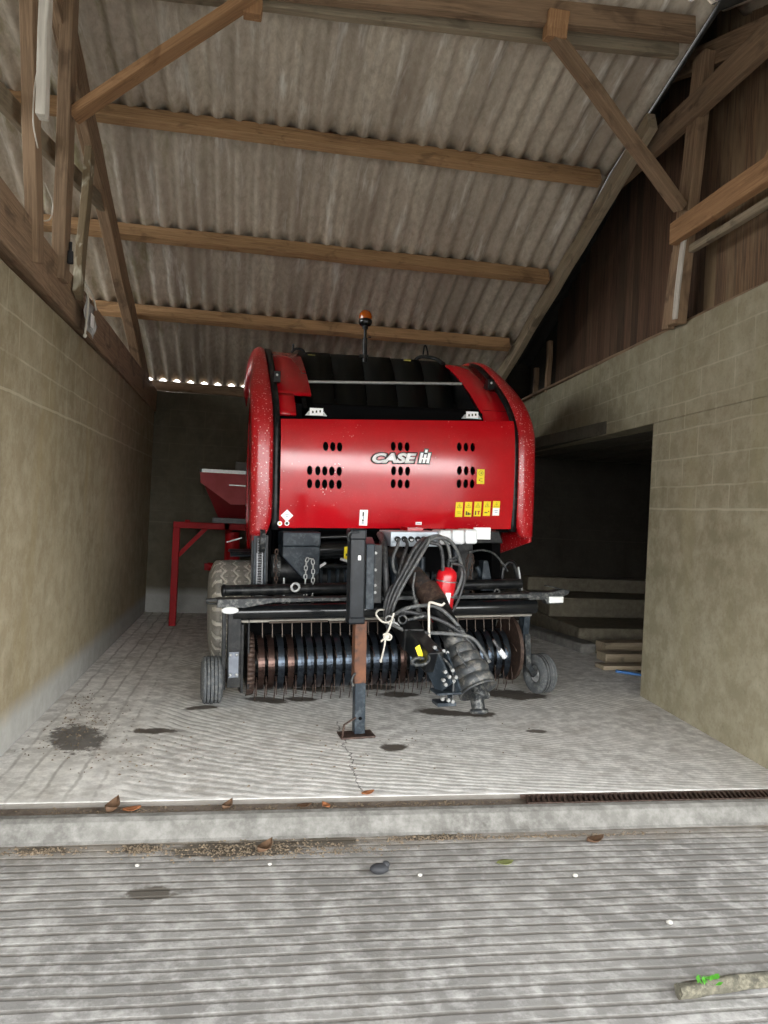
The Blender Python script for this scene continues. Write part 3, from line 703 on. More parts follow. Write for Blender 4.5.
def fender(xi, xo):
    s = 1 if xo > xi else -1
    cr = [(xi, .03), (xi+s*.012, .004), (xi+s*.05, -.008), (xi+s*.10, -.006), (xo-s*.06, .0), (xo-s*.028, .012), (xo-s*.010, .032), (xo-s*.004, .07), (xo-s*.06, .26), (xo-s*.075, .26), (xo-s*.02, .08), (xo-s*.05, .03), (xi, .045)]
    m = MB()
    def xf(x, t, p):
        k = max(0, min(1, (p.y-.5)/.8))*.11                      # body narrows towards the back
        b = max(0, (1.42-p.z)/.18)**2*.05 if p.z < 1.42 else 0     # rounded lower inner corner
        f = abs(x-xo)/abs(xo-xi)
        return x-s*k*(1-f*.9)+s*b*f
    sweep(m, cr, xf=xf)
    return part(m, 'fender', RED_F)
fender(-.903, -1.085); fender(1.203, 1.388)
# dark seals between panel and fenders
for x0, x1 in ((-.905, -.855), (1.160, 1.205)):
    m = MB(); s = 1 if x0 > 0 else -1
    sweep(m, [(x0, .005), (x1, .005), (x1, .06), (x0, .06)], 1, 44, xf=lambda x, t, p: x-s*max(0, min(1, (p.y-.5)/.8))*.02)
    part(m, 'seal_strip', BLK)
# top covers beside the belt window
def cover(xa, xb, xn):
    m = MB()
    i0 = next(i for i, (p, n) in enumerate(FR) if p.z > 2.225); i1 = next(i for i, (p, n) in enumerate(FR) if p.z > 2.40)
    sweep(m, [(xa, .03), (xn, .03), (xn, .05), (xa, .05)], i0, i1+1)
    sweep(m, [(xa, .03), (xb, .03), (xb, .05), (xa, .05)], i1, 50)
    return part(m, 'top_cover', RED_P)
cover(-.875, -.575, -.72)
m = MB(); i0 = next(i for i, (p, n) in enumerate(FR) if p.z > 2.225)
sweep(m, [(.925, .03), (1.18, .03), (1.18, .05), (.925, .05)], i0, 50, xf=lambda x, t, p: x-(.10*t if x < 1 else 0.0))
part(m, 'top_cover', RED_P)
# side panels
def interp(x, pts):
    for (a, b), (c, d) in zip(pts, pts[1:]):
        if x <= c: return b+(d-b)*max(0, (x-a))/(c-a)
    return pts[-1][1]
TOPZ = [(p.y+n.y*.05, p.z+n.z*.05) for p, n in FR if p.z > 2.0]
TOPZ = [(a, b) for k, (a, b) in enumerate(TOPZ) if k == 0 or a > max(q[0] for q in TOPZ[:k])]
LOWZ = [(.30, 1.20), (.75, 1.07), (1.3, .99), (1.9, .93), (2.7, .95), (2.85, 1.2), (2.95, 1.5)]
for s, xo in ((-1, -1.055), (1, 1.365)):
    def sp(u, v):
        y = .30+2.65*u; a = LOWZ_ = interp(y, LOWZ); b = interp(y, TOPZ); b = min(b, 2.9)
        return (xo-s*(.10*max(0, min(1, (y-.30)/.5))+.08*max(0, min(1, (y-.8)/1.0))), y, a+(b-a)*v)
    m = MB(); m.grid(sp, 36, 14); part(m, 'side_panel', RED_F, solid=.014)
# tailgate / back shell between the sides
m = MB(); back = [(p.y, p.z-.06) for p, n in FR[44:]]+[(2.82, 2.4), (2.96, 1.9), (2.9, 1.3), (2.66, .98), (1.9, .95)]
m.prism(back+[(a*.97-.02, b-.03 if b > 1.2 else b+.03) for a, b in back[::-1]], 0, -.90, 1.12); part(m, 'tailgate', RED)
# inner body, black
m = MB(); m.box(-.90, 1.18, .36, .42, 1.28, 2.20); m.box(-.93, -.66, .42, 1.9, 2.15, 2.32); m.box(.93, 1.18, .42, 1.9, 2.15, 2.35)
part(m, 'inner_bulkhead', HOLE)
m = MB(); m.box(-.86, 1.12, 1.95, 2.0, .4, 2.84); m.prism([(.5, .5), (.5, 2.3), (.85, 2.6), (1.3, 2.78), (2.0, 2.78), (2.0, .5)], 0, -.87, -.855); m.prism([(.5, .5), (.5, 2.3), (.85, 2.6), (1.3, 2.78), (2.0, 2.78), (2.0, .5)], 0, 1.12, 1.135)
part(m, 'bale_chamber', HOLE)
m = MB(); m.box(-.58, .90, .34, .40, 2.20, 2.31); m.cyl((-.58, .44, 2.29), (.90, .44, 2.31), .045); part(m, 'window_sill_bar', HOLE)
m = MB(); m.cyl((-.62, 1.02, 2.36), (.9, 1.02, 2.38), .09, n=24); m.cyl((-.62, 1.25, 2.78), (.9, 1.25, 2.80), .075, n=24); part(m, 'belt_roller', BLK)
for k, (a, b) in enumerate(((-.575, -.285), (-.278, .012), (.02, .305), (.313, .60), (.608, .86))):
    m = MB(); pts = crv([(0, .80, 2.2), (0, .93, 2.42), (0, 1.10, 2.73), (0, 1.20, 2.88), (0, 1.28, 2.905), (0, 1.40, 2.83)], 5)
    m.grid(lambda u, v: (a+(b-a)*v, pts[round(u*(len(pts)-1))].y, pts[round(u*(len(pts)-1))].z+.006*v), len(pts), 2)
    part(m, 'baler_belt', BELT, solid=.008)
m = MB(); m.cyl((-.60, .75, 2.555), (.86, .75, 2.625), .013, n=10); part(m, 'window_rod', GALV)
m = MB(); m.prism([(.5, 2.3), (.9, 2.68), (1.3, 2.82), (1.3, 2.6), (.9, 2.35)], 0, -.64, -.60); part(m, 'window_cheek', BLK)
m = MB(); m.prism([(.42, 2.3), (.9, 2.70), (1.3, 2.84), (1.3, 2.55), (.9, 2.3)], 0, .90, .93); part(m, 'window_cheek', BLK)
for x, z in ((-.56, 2.245), (.79, 2.285)):
    m = MB(); m.box(x-.055, x+.055, .296, .302, z-.028, z+.03)
    for k in (-1, 0, 1): m.box(x+k*.03-.006, x+k*.03+.006, .294, .296, z-.008+.004*k, z+.010+.004*k, 1)
    m.prism([(x-.09, z-.03), (x+.09, z-.03), (x+.06, z+.005), (x-.06, z+.005)], 1, .304, .33, 2)
    part(m, 'lift_label', [WLAB, INK, GALV])
for x, z in ((-.855, 2.55), (1.06, 2.60)):
    m = MB(); m.box(x-.03, x+.03, .53, .60, z-.045, z+.045); m.ball((x+.0, .527, z+.012), .012, 8, 1); m.box(x-.012, x+.012, .55, .68, z-.02, z+.02)
    part(m, 'cover_latch', [BLK, WHITE], bevel=.006)
m = MB(); m.tube(crv([(.56, 1.28, 2.90), (.60, 1.25, 2.94), (.66, 1.22, 2.945), (.74, 1.15, 2.92), (.78, 1.05, 2.86)], 4), .018, 8); m.tube(crv([(.63, 1.2, 2.96), (.64, 1.2, 3.04), (.66, 1.2, 3.04), (.68, 1.2, 2.96)], 4), .008, 6); part(m, 'hose_guide', BLK)
for x, z in ((.47, 2.895), (-.46, 2.875)):
    m = MB(); m.box(x-.035, x+.035, 1.19, 1.23, z-.008, z+.006); part(m, 'top_tab', plain('pale yellow tab', '#b9b055', .5))
m = MB(); m.tube(crv([(-.66, 1.1, 2.87), (-.62, 1.1, 2.905), (-.56, 1.1, 2.9), (-.54, 1.1, 2.87)], 4), .012, 6); m.cyl((-.645, 1.1, 2.88), (-.645, 1.1, 2.95), .01); part(m, 'cover_stay', BLK)
# amber beacon
m = MB(); m.cyl((-.01, .95, 2.80), (-.01, .95, 3.02), .022); m.cyl((-.01, .95, 3.02), (-.01, .95, 3.10), .014); m.cyl((-.01, .95, 3.10), (-.01, .95, 3.13), .026); m.box(-.06, .02, .93, .97, 2.84, 2.865); m.cyl((.02, .95, 3.03), (.045, .95, 3.03), .005)
bp = part(m, 'beacon_pole', BLK)
m = MB(); m.lathe([(.0, 3.125), (.045, 3.13), (.060, 3.15), (.062, 3.175), (.058, 3.19), (0, 3.19)], (-.01, .95, 0), (0, 0, 1)); part(m, 'beacon_base', BLK2, bp)
m = MB(); m.lathe([(.057, 3.19), (.060, 3.215), (.055, 3.24), (.04, 3.262), (.018, 3.273), (.0, 3.275)], (-.01, .95, 0), (0, 0, 1)); part(m, 'beacon_lens', AMBER, bp, label='amber dome')

# ---- chassis and mechanics below the panel
m = MB(); m.box(-.86, 1.12, .95, 1.9, .45, 1.30); m.box(-.95, -.9, .35, 1.0, .75, 1.3); m.box(1.02, 1.1, .35, 1.0, .75, 1.3); m.box(-.90, 1.12, .60, .95, 1.20, 1.28)
part(m, 'chassis', HOLE)
m = MB(); m.box(-.83, -.53, .16, .50, 1.16, 1.275); m.prism([(-.83, 1.165), (-.53, 1.165), (-.53, .95), (-.60, .90), (-.66, .90), (-.83, 1.08)], 1, .18, .48); part(m, 'gearbox_housing', BLUEG, bevel=.01)
m = MB(); m.cyl((-.53, .34, 1.12), (-.20, .34, 1.13), .075, n=24); m.cyl((-.55, .32, 1.225), (-.26, .32, 1.235), .018, n=12); m.cyl((-.56, .3, 1.0), (-.12, .3, .985), .022, n=12)
part(m, 'twine_roller', BLK2)
pass
for a, b in (((-.36, .2, 1.06), (-.28, .2, 1.035)), ((-.29, .2, 1.0), (-.21, .2, .95)), ((-.54, .2, .99), (-.48, .2, 1.03))):
    m = MB(); m.beam(a, b, .014, .02); part(m, 'pivot_pin', GALV)
m = MB(); m.box(-.318, -.262, .255, .262, 1.05, 1.155); m.box(-.305, -.275, .253, .255, 1.08, 1.10, 1); part(m, 'warning_label', [YEL, INK], label='yellow label on the roller')
# feed rotor with ribs
m = MB(); m.cyl((-.85, .62, .86), (1.0, .62, .88), .14, n=24); part(m, 'feed_rotor', BLK)
for k in range(22):
    m = MB(); x = -.62+k*.07; m.prism([(.47, .78), (.43, .95), (.49, 1.0), (.62, 1.0), (.62, .74)], 0, x, x+.022); part(m, 'rotor_plate', BLUEG)
# lower dark trough that carries the pickup
m = MB(); m.box(-1.08, 1.05, .30, .40, .05, .70); part(m, 'pickup_backplate', HOLE)
m = MB(); m.box(-.84, -.60, .40, .62, .72, 1.0); m.cyl((-.88, .45, .95), (-.62, .45, .95), .13, n=24); part(m, 'drive_cover', BLK)
# left drive chain
m = MB(); m.box(-1.045, -1.03, .26, .30, .70, 1.24); m.box(-.965, -.95, .26, .30, .70, 1.24); m.box(-1.06, -.93, .30, .33, .69, 1.24, 1)
part(m, 'chain_guard', [BLUEG, BLK])
m = MB()
for k in range(26):
    z = .70+k*.0205; m.cyl((-1.01, .275, z), (-.985, .275, z), .0065, n=8); m.box(-1.016, -1.012, .268, .282, z-.009, z+.009); m.box(-.983, -.979, .268, .282, z-.009, z+.009)
m.box(-1.022, -1.016, .27, .30, .69, 1.10); m.box(-.979, -.973, .27, .30, .69, 1.23)
part(m, 'drive_chain', plain('worn chain steel', '#77787a', .4, .6, .2, 20))
m = MB(); m.tube(crv([(-1.05, .22, .74), (-1.04, .2, .695), (-.98, .2, .685), (-.84, .2, .69), (-.78, .2, .70), (-.765, .2, .745)], 4), .012, 8); part(m, 'chain_bracket', GALV)
for a, b, q in (((-1.0, .30, 1.20), (-.96, .30, 1.20), .10), ((-.74, .3, .66), (-.70, .3, .66), .05), ((-.90, .3, 1.0), (-.84, .3, 1.0), .09)):
    m = MB(); m.cyl(a, b, q, n=20); part(m, 'sprocket', DUSTY)
# hanging chains
def chain_bm(path, pitch=.032, r=.0045, w=.011):
    P = crv(path, 30); m = MB(); acc = 0; last = P[0]; k = 0
    for p in P[1:]:
        acc += (p-last).length; last = p
        if acc >= pitch:
            acc = 0; i = P.index(p); d = (P[min(i+3, len(P)-1)]-P[max(0, i-3)]).normalized(); a = d.cross(Vector((0, 1, .01))).normalized()
            if k % 2: a = d.cross(a).normalized()
            h = pitch*.62
            loop = [p+d*(h-w)+a*w*math.cos(t)+d*w*math.sin(t) for t in [PI*q/5 for q in range(6)]]+[p-d*(h-w)+a*w*math.cos(t)+d*w*math.sin(t) for t in [PI+PI*q/5 for q in range(6)]]
            m.tube(loop, r, 5, True); k += 1
    return m
part(chain_bm([(-.67, .02, .76), (-.672, .02, .90), (-.665, .02, 1.05), (-.64, .03, 1.075), (-.615, .02, 1.05), (-.612, .02, .9), (-.615, .02, .76)]), 'safety_chain', GALV)
part(chain_bm([(-.885, .1, 1.16), (-.892, .1, 1.0), (-.885, .1, .86), (-.89, .1, .74)]), 'safety_chain', RUST)
part(chain_bm([(.64, .05, .75), (.655, .05, .9), (.675, .05, 1.08), (.70, .05, 1.10), (.725, .05, 1.07), (.70, .05, .9), (.735, .05, .77)]), 'safety_chain', RUST)
m = MB(); m.cyl((-.825, .1, .74), (-.825, .1, .92), .008, n=8); m.torus((-.825, .1, .735), (0, 1, 0), .012, .006, 12, 6); part(m, 'chain_hook', GALV)
# right hand mechanics
m = MB(); m.prism([(.63, 1.20), (.99, 1.20), (.95, 1.30), (.63, 1.30)], 1, .05, .4); m.prism([(.62, .78), (.72, .72), (.80, .85), (.78, 1.2), (.62, 1.2)], 1, .2, .42); part(m, 'right_bracket', BLK, bevel=.006)
m = MB(); m.box(.66, .80, -.12, -.10, 1.24, 1.335); part(m, 'side_plate', WLAB)
m = MB(); m.tube(crv([(.70, .1, 1.12), (.82, .1, 1.14), (.93, .1, 1.11), (1.0, .1, 1.04), (1.06, .1, .96)], 5), .009, 8); part(m, 'lever_rod', DUSTY)
m = MB(); m.tube(crv([(1.03, .12, .80), (1.02, .12, .95), (1.06, .12, 1.03), (1.12, .12, 1.02), (1.16, .12, .92), (1.18, .12, .79)], 5), .022, 8); part(m, 'mudguard_arch', BLK)
m = MB(); m.beam((1.15, .09, 1.0), (1.19, .09, .80), .01, .012); part(m, 'arch_edge', GALV)
m = MB(); m.prism([(.82, .80), (.94, .80), (.92, .86), (.88, 1.05), (.84, 1.05)], 1, .1, .2); m.cyl((.90, .15, .80), (.80, .15, 1.0), .02); part(m, 'knotter_arm', BLUEG, bevel=.004)
m = MB(); m.torus((.92, .0, .80), (0, 1, 0), .022, .008, 16, 6); part(m, 'lifting_eye', DUSTY)
m = MB(); m.torus((-.76, -.06, .865), (0, 1, 0), .030, .010, 18, 8); part(m, 'lifting_eye', GALV)
# ---- bars in front
m = MB(); m.cyl((-1.28, .03, .835), (1.15, .03, .865), .042, n=20); m.torus((-1.285, .03, .835), (1, 0, 0), .03, .02, 14, 8); part(m, 'cross_tube', BLK)
m = MB(); m.prism([(-1.345, .745), (-1.345, .805), (-.9, .808), (-.6, .806), (1.16, .812), (1.17, .780), (-.62, .778), (-.95, .775), (-1.15, .74)], 1, -.24, -.12); part(m, 'wind_guard_bar', DUSTY, bevel=.004)
m = MB(); m.prism([(1.10, .76), (1.10, .822), (1.30, .818), (1.40, .845), (1.47, .830), (1.45, .800), (1.405, .785), (1.405, .722), (1.27, .722), (1.24, .762)], 1, -.22, -.13); m.beam((1.26, -.17, .87), (1.40, -.17, .845), .01, .008); part(m, 'lamp_bracket', DUSTY, bevel=.004)
m = MB(); m.ball((-1.255, -.245, .725), (.062, .02, .026), 16); m.box(-1.31, -1.20, -.235, -.20, .70, .75, 1); part(m, 'marker_lamp', [LAMPW, DUSTY])
m = MB(); m.box(1.275, 1.40, -.24, -.22, .735, .785); m.ball((1.337, -.24, .765), (.05, .014, .022), 14); part(m, 'marker_lamp', LAMPW, bevel=.01)
m = MB(); m.cyl((-1.225, -.10, .690), (1.215, -.10, .692), .060, n=28); part(m, 'wind_guard_roller', BLK2)
m = MB(); m.box(-1.21, 1.18, -.12, -.09, .614, .630); part(m, 'guard_lip', plain('worn edge', '#77736a', .5, .3))
m = MB(); m.box(-1.42, -1.33, -.20, -.14, .785, .80); m.tube(crv([(-1.34, -.17, .80), (-1.40, -.17, .795), (-1.41, -.17, .77), (-1.34, -.17, .765)], 4), .008, 6); part(m, 'guard_end', BLK)
m = MB(); m.cyl((-.96, -.14, .615), (-.52, -.14, .615), .008, n=8); m.cyl((-.5, -.1, .60), (1.0, -.1, .60), .007, n=8); part(m, 'tine_rod', TINE)
NB = 28; P0, P1 = -1.045, 1.02; STEP = (P1-P0)/NB
tm = MB(); tm.beam((0, -.105, .610), (0, -.12, .50), .006, .008)
g0 = part(tm, 'guard_tine', TINE); g0.location.x = P0+STEP*.5
for k in range(1, NB): c = dup(g0, B); c.location.x = P0+STEP*(k+.5)
# pickup reel: shaft, bands, tines
RC = (.10, .272); RR = .205
m = MB(); m.cyl((-1.08, RC[0], RC[1]), (1.06, RC[0], RC[1]), .10, n=20); part(m, 'reel_shaft', BLK)
bm_ = MB()
w = STEP*.64; angs = [math.radians(a) for a in range(88, 300, 6)]
vs = []; prof = [(-w/2, 0), (0, .0012), (w/2, 0)]
for a in angs:
    for (x, d) in prof:
        r = RR+d; vs.append((x, RC[0]+r*math.cos(a), RC[1]+r*math.sin(a)))
n = len(prof); bm_.add(vs, [(i*n+k, i*n+k+1, (i+1)*n+k+1, (i+1)*n+k) for i in range(len(angs)-1) for k in range(n-1)], 0, False)
b0 = part(bm_, 'reel_band', BAND, solid=.006); b0.location.x = P0+STEP*.5
for k in range(1, NB): c = dup(b0, B); c.location.x = P0+STEP*(k+.5)
tt = MB(); tt.tube([(0, RC[0]-.20, RC[1]+.02), (0, RC[0]-.25, RC[1]-.03), (0, RC[0]-.285, RC[1]-.09)], .0035, 6)
ref = None
for k in range(NB+1):
    for a in (-.55, .45, 1.02):
        if k == 0 and ref is None: ref = part(tt, 'reel_tine', RUST); o = ref
        else: o = dup(ref, B)
        # turn the tine about the reel axis
        ca, sa = math.cos(a), math.sin(a)
        o.rotation_euler = (a, 0, 0)
        o.location = (P0+STEP*k, RC[0]-(RC[0]*ca-RC[1]*sa), RC[1]-(RC[0]*sa+RC[1]*ca))
# end plates of the pickup
m = MB(); m.prism([(-.14, .10), (-.14, .60), (-.02, .70), (.35, .70), (.35, .12), (.1, .06)], 0, -1.165, -1.145); m.prism([(-.12, .12), (-.12, .66), (.3, .66), (.3, .12)], 0, -1.115, -1.10); m.box(-1.30, -1.27, -.10, -.04, .12, .70); m.box(-1.26, -1.165, -.14, -.02, .14, .70)
part(m, 'pickup_end_plate', BLK, bevel=.004)
m = MB(); m.box(-1.252, -1.182, -.155, -.145, .22, .405); part(m, 'data_plate', plain('plate grey', '#666b73', .4, .4, .2, 12), label='grey riveted plate')
for x in (-1.24, -1.195):
    for z in (.24, .385):
        m = MB(); m.ball((x, -.157, z), (.012, .008, .012), 8); part(m, 'rivet', STEEL)
m = MB(); m.ball((-1.215, -.07, .50), .013, 8); part(m, 'end_bolt', GALV)
m = MB()
for i in range(18):
    a0, a1 = math.radians(95+i*9), math.radians(95+(i+1)*9)
    for x0, x1 in ((-1.115, -1.06),):
        q = []
        for a in (a0, a1):
            for x, r in ((x0, .245), (x1, .235)): q.append((x, RC[0]+r*math.cos(a), RC[1]+r*math.sin(a)))
        m.add(q, [(0, 1, 3, 2)], 0, True)
part(m, 'end_band', RUST, solid=.008)
m = MB()
m.cyl((1.065, .10, .32), (1.095, .10, .32), .27, n=36); part(m, 'end_disc', RUST)
m = MB(); m.prism([(-.10, .70), (-.02, .70), (.06, .40), (.02, .36), (-.06, .40)], 0, 1.13, 1.185); part(m, 'wheel_arm', BLUEG, bevel=.004)
m = MB(); m.beam((1.17, -.03, .46), (1.19, -.02, .20), .05, .09, (0, 1, 0)); m.beam((1.18, -.02, .22), (1.27, -.01, .10), .04, .05); part(m, 'caster_arm', DUSTY, bevel=.004)
m = MB(); m.beam((-1.22, -.05, .26), (-1.30, -.01, .19), .04, .06); m.cyl((-1.32, 0, .178), (-1.20, 0, .178), .025); part(m, 'caster_arm', RUST, bevel=.004)
# wheels
def tyre_grid(R, W, groove, nang=220, nw=56, bulge=.18):
    m = MB(); vs = []; mi = {}
    prof = []
    for j in range(nw+1):
        u = -1+2*j/nw; cr_ = abs(u)
        drop = 0 if cr_ < .72 else ((cr_-.72)/.28)**2.2*R*bulge
        prof.append((u*W/2, R-drop-.012*R*u*u))
    for i in range(nang):
        a = 2*PI*i/nang
        for j, (x, r) in enumerate(prof):
            d = groove(i/nang, x/(W/2)); vs.append((x, math.cos(a)*(r-d), math.sin(a)*(r-d)))
    n = nw+1
    for i in range(nang):
        for j in range(nw):
            q = (i*n+j, ((i+1) % nang)*n+j, ((i+1) % nang)*n+j+1, i*n+j+1)
            u = -1+2*(j+.5)/nw
            m.f.append(list(q)); m.mi.append(1 if groove((i+.5)/nang, u) > .003 else 0); m.sm.append(True)
    m.v = vs
    # side walls
    for s, j in ((-1, 0), (1, nw)):
        x, r = prof[j]
        m.lathe([(r, x), (r*.93, x+s*W*.035), (r*.80, x+s*W*.045), (r*.66, x+s*W*.01), (r*.55, x-s*W*.06), (r*.53, x-s*W*.2)], (0, 0, 0), (1, 0, 0), 48)
    return m
def tri_w(t): return 2*abs(2*(t-math.floor(t+.5)))-1
def big(t, u):
    d = 0
    for k, c0 in enumerate((-.52, 0.0, .52)):
        if abs(u-c0-.10*tri_w(t*22+k*.5)) < .05: d = .012
    if abs(u) > .60:
        q = (t*22+.25*abs(u)+ (0 if u > 0 else .5)) % 1
        if q < .28: d = .012
    if .08 < abs(abs(u)-.26) < .20:
        q = (t*44) % 1
        if q < .12: d = max(d, .006)
    return d
def small(t, u):
    for c0 in (-.55, -.2, .2, .55):
        if abs(u-c0) < .045: return .005
    return 0
def rim(m, R, W):
    m.lathe([(R*.56, -W*.36), (R*.50, -W*.30), (R*.45, -W*.1), (R*.42, -W*.08), (R*.18, -W*.14), (R*.16, -W*.26), (0, -W*.27)], (0, 0, 0), (1, 0, 0), 32)
    m.lathe([(R*.56, W*.36), (R*.50, W*.30), (R*.45, W*.1), (R*.42, W*.08), (R*.18, W*.14), (R*.16, W*.26), (0, W*.27)], (0, 0, 0), (1, 0, 0), 32)
    for k in range(6):
        a = 2*PI*k/6; m.cyl((-W*.2, R*.3*math.cos(a), R*.3*math.sin(a)), (W*.2, R*.3*math.cos(a), R*.3*math.sin(a)), R*.03, n=6)
def wheel(name, loc, rotz, R, W, groove, tmat, gmat, rmat, nang, nw):
    m = MB(); rim(m, R, W); w = part(m, name, rmat); w.location = loc; w.rotation_euler = (0, 0, rotz)
    part(tyre_grid(R, W, groove, nang, nw), 'tyre', [tmat, gmat], w); return w
wheel('road_wheel', (-1.115, 1.52, .475), 0, .475, .42, big, TYRE, TYREG, GALV, 264, 64)
wheel('road_wheel', (1.155, 1.52, .40), 0, .475, .42, big, TYRE, TYREG, GALV, 132, 40)
wheel('gauge_wheel', (-1.365, 0, .176), 0, .176, .145, small, TYRES, BLK, GALV, 72, 44)
wheel('gauge_wheel', (1.325, .0, .112), math.radians(10), .165, .14, small, TYRES, BLK, GALV, 72, 44)
m = MB(); m.cyl((-1.15, 1.52, .475), (1.15, 1.52, .42), .05); part(m, 'axle', BLK)
m = MB()
for s in (-1,):
    pts = [(1.52-.53*math.cos(a), .50+.55*math.sin(a)) for a in [math.radians(q) for q in range(66, 112, 6)]]
    for i in range(len(pts)-1):
        (a, b), (c, d) = pts[i], pts[i+1]
        m.add([(-1.16, a, b), (-.94, a, b), (-.94, c, d), (-1.16, c, d)], [(0, 1, 2, 3)], 0, True)
part(m, 'mudguard', BLUEG, solid=.012)

# ---- drawbar, jack, drive shaft
m = MB(); m.beam((.10, .6, .80), (-.02, -.72, .56), .14, .16); m.beam((-.02, -.68, .57), (.04, -1.0, .46), .12, .15); m.box(-.12, .32, .3, .5, .70, .9)
db = part(m, 'drawbar', BLK, bevel=.008)
m = MB(); m.beam((.02, -.92, .52), (.09, -1.07, .30), .018, .17, (0, 0, 1)); m.beam((.11, -.92, .50), (.16, -1.07, .26), .018, .15); m.box(.03, .16, -1.10, -.98, .19, .215); m.box(.02, .19, -1.12, -.96, .27, .285); part(m, 'hitch_plate', BLUEG, db, bevel=.004)
for (x, y, z) in ((.075, -1.09, .42), (.125, -1.09, .43), (.06, -1.10, .37), (.10, -1.10, .39), (.145, -1.10, .385), (.075, -1.1, .34), (.13, -1.1, .36), (.045, -1.13, .255), (.085, -1.13, .245), (.115, -1.13, .235), (.03, -1.0, .565), (.10, -.98, .535), (.13, -.97, .52)):
    m = MB(); m.cyl((x, y, z), (x+.002, y-.022, z), .013, n=6); part(m, 'hitch_bolt', BOLT, db)
m = MB(); m.prism([(-.085, .555), (-.055, .575), (-.018, .485), (-.05, .47)], 1, -.955, -.952); part(m, 'warning_label', YEL, db, label='yellow label on the drawbar')
m = MB(); m.tube(crv([(-.01, -1.0, .52), (-.02, -1.04, .485), (-.06, -1.04, .46), (-.12, -1.04, .465), (-.13, -1.04, .485), (-.10, -1.04, .505), (-.05, -1.04, .50)], 4), .012, 8); part(m, 'hitch_handle', DUSTY, db)
m = MB(); m.tube(crv([(.21, -.70, .815), (.19, -.70, .80), (.165, -.70, .805), (.11, -.70, .82), (.093, -.70, .805), (.095, -.70, .70), (.10, -.70, .58), (.115, -.70, .53)], 5), .009, 8); part(m, 'wire_handle', WIREW, db)
m = MB(); m.tube(crv([(.08, -1.0, .50), (.13, -1.06, .44), (.14, -1.09, .34), (.13, -1.10, .22)], 5), .008, 6); m.tube(crv([(.22, -.9, .54), (.26, -.92, .46), (.30, -.94, .40)], 4), .008, 6); part(m, 'brake_cable', DUSTY, db)
# jack stand
m = MB(); jx, jy = -.487, -.90; m.box(jx-.051, jx+.051, jy-.055, jy+.055, .72, 1.345); m.box(jx-.056, jx+.056, jy-.06, jy+.06, .72, .77); m.box(jx-.056, jx+.056, jy-.06, jy+.06, 1.27, 1.345)
js = part(m, 'jack_stand', BLKB, bevel=.012)
m = MB(); m.box(jx+.0, jx+.018, jy-.058, jy-.054, 1.14, 1.17); part(m, 'small_label', WLAB, js)
m = MB(); m.box(-.455-.040, -.455+.040, jy-.045, jy+.045, .33, .74); part(m, 'jack_leg', RUSTO, js, bevel=.006)
m = MB(); m.box(-.45-.036, -.45+.036, jy-.04, jy+.04, -.005, .34); m.cyl((-.45, jy-.047, .10), (-.45, jy-.044, .10), .012, n=10, mi=1); part(m, 'jack_leg', [BLUEG, HOLE], js, bevel=.006)
m = MB(); m.box(-.45-.13, -.45+.10, jy-.075, jy+.075, -.026, -.012); m.tube([(-.45-.12, jy-.05, -.015), (-.45-.11, jy-.06, .07), (-.45-.03, jy-.05, .11)], .008, 6); part(m, 'jack_foot', RUST, js, bevel=.004)
m = MB(); m.tube(crv([(-.55, jy-.05, 1.26), (-.56, jy-.07, 1.29), (-.55, jy-.09, 1.32), (-.49, jy-.09, 1.325)], 4), .008, 6); part(m, 'jack_crank', DUSTY, js)
m = MB(); m.tube(crv([(-.49, -.95, .40), (-.51, -.96, .38), (-.515, -.96, .34), (-.50, -.95, .32)], 4), .009, 6); part(m, 'jack_clip', DUSTY, js)
m = MB(); pa = [(-.84, .80), (-.84, 1.24), (-.50, 1.27), (.5, 1.22), (.5, .86), (-.3, .80)]
def ax_(y): return -.375+(y+.84)*.20
m.add([(ax_(y)+dx, y, z) for dx in (-.03, .03) for y, z in pa], [tuple(range(6))[::-1], tuple(range(6, 12))]+[(k, (k+1) % 6, 6+(k+1) % 6, 6+k) for k in range(6)])
part(m, 'jack_arm', BLUEG, bevel=.006)
m = MB(); m.box(-.30, -.215, -.55, -.50, .80, 1.22); part(m, 'arm_plate', BLK, bevel=.004)
for y, z in ((-.55, 1.16), (-.55, 1.04), (-.55, .93), (-.55, .88)):
    m = MB(); m.cyl((-.265, -.552, z), (-.265, -.565, z), .010, n=8); part(m, 'arm_bolt', BOLT)
# manifold and tanks
m = MB(); m.box(-.055, .355, -.20, .15, 1.185, 1.30)
part(m, 'valve_block', WGREY, bevel=.006)
for k in range(4):
    m = MB(); x = -.005+k*.055; m.cyl((x, -.202, 1.245), (x, -.225, 1.24), .022, n=14); m.cyl((x, -.225, 1.24), (x, -.226, 1.24), .014, n=14, mi=1); part(m, 'hose_port', [BLK, GALV])
m = MB()
for k in range(3):
    x = .325+k*.108; m.box(x, x+.104, -.24, -.02, 1.20+.004*k, 1.315+.004*k)
part(m, 'oil_tank', WHITE, bevel=.02)
m = MB(); m.box(.14, .27, .0, .2, 1.30, 1.325); part(m, 'reflector', RED)
m = MB(); m.box(-.06, .62, .12, .5, .96, 1.19); part(m, 'valve_bracket', HOLE)
for a, b, q in (((.16, -.15, 1.10), (.17, -.15, .95), .03), ((-.02, -.12, 1.1), (.0, -.2, .85), .035), ((.22, -.14, 1.1), (.22, -.14, .86), .024), ((.47, -.2, 1.20), (.47, -.2, 1.09), .018)):
    m = MB(); m.cyl(a, b, q, n=12); part(m, 'hose_fitting', BLUEG)
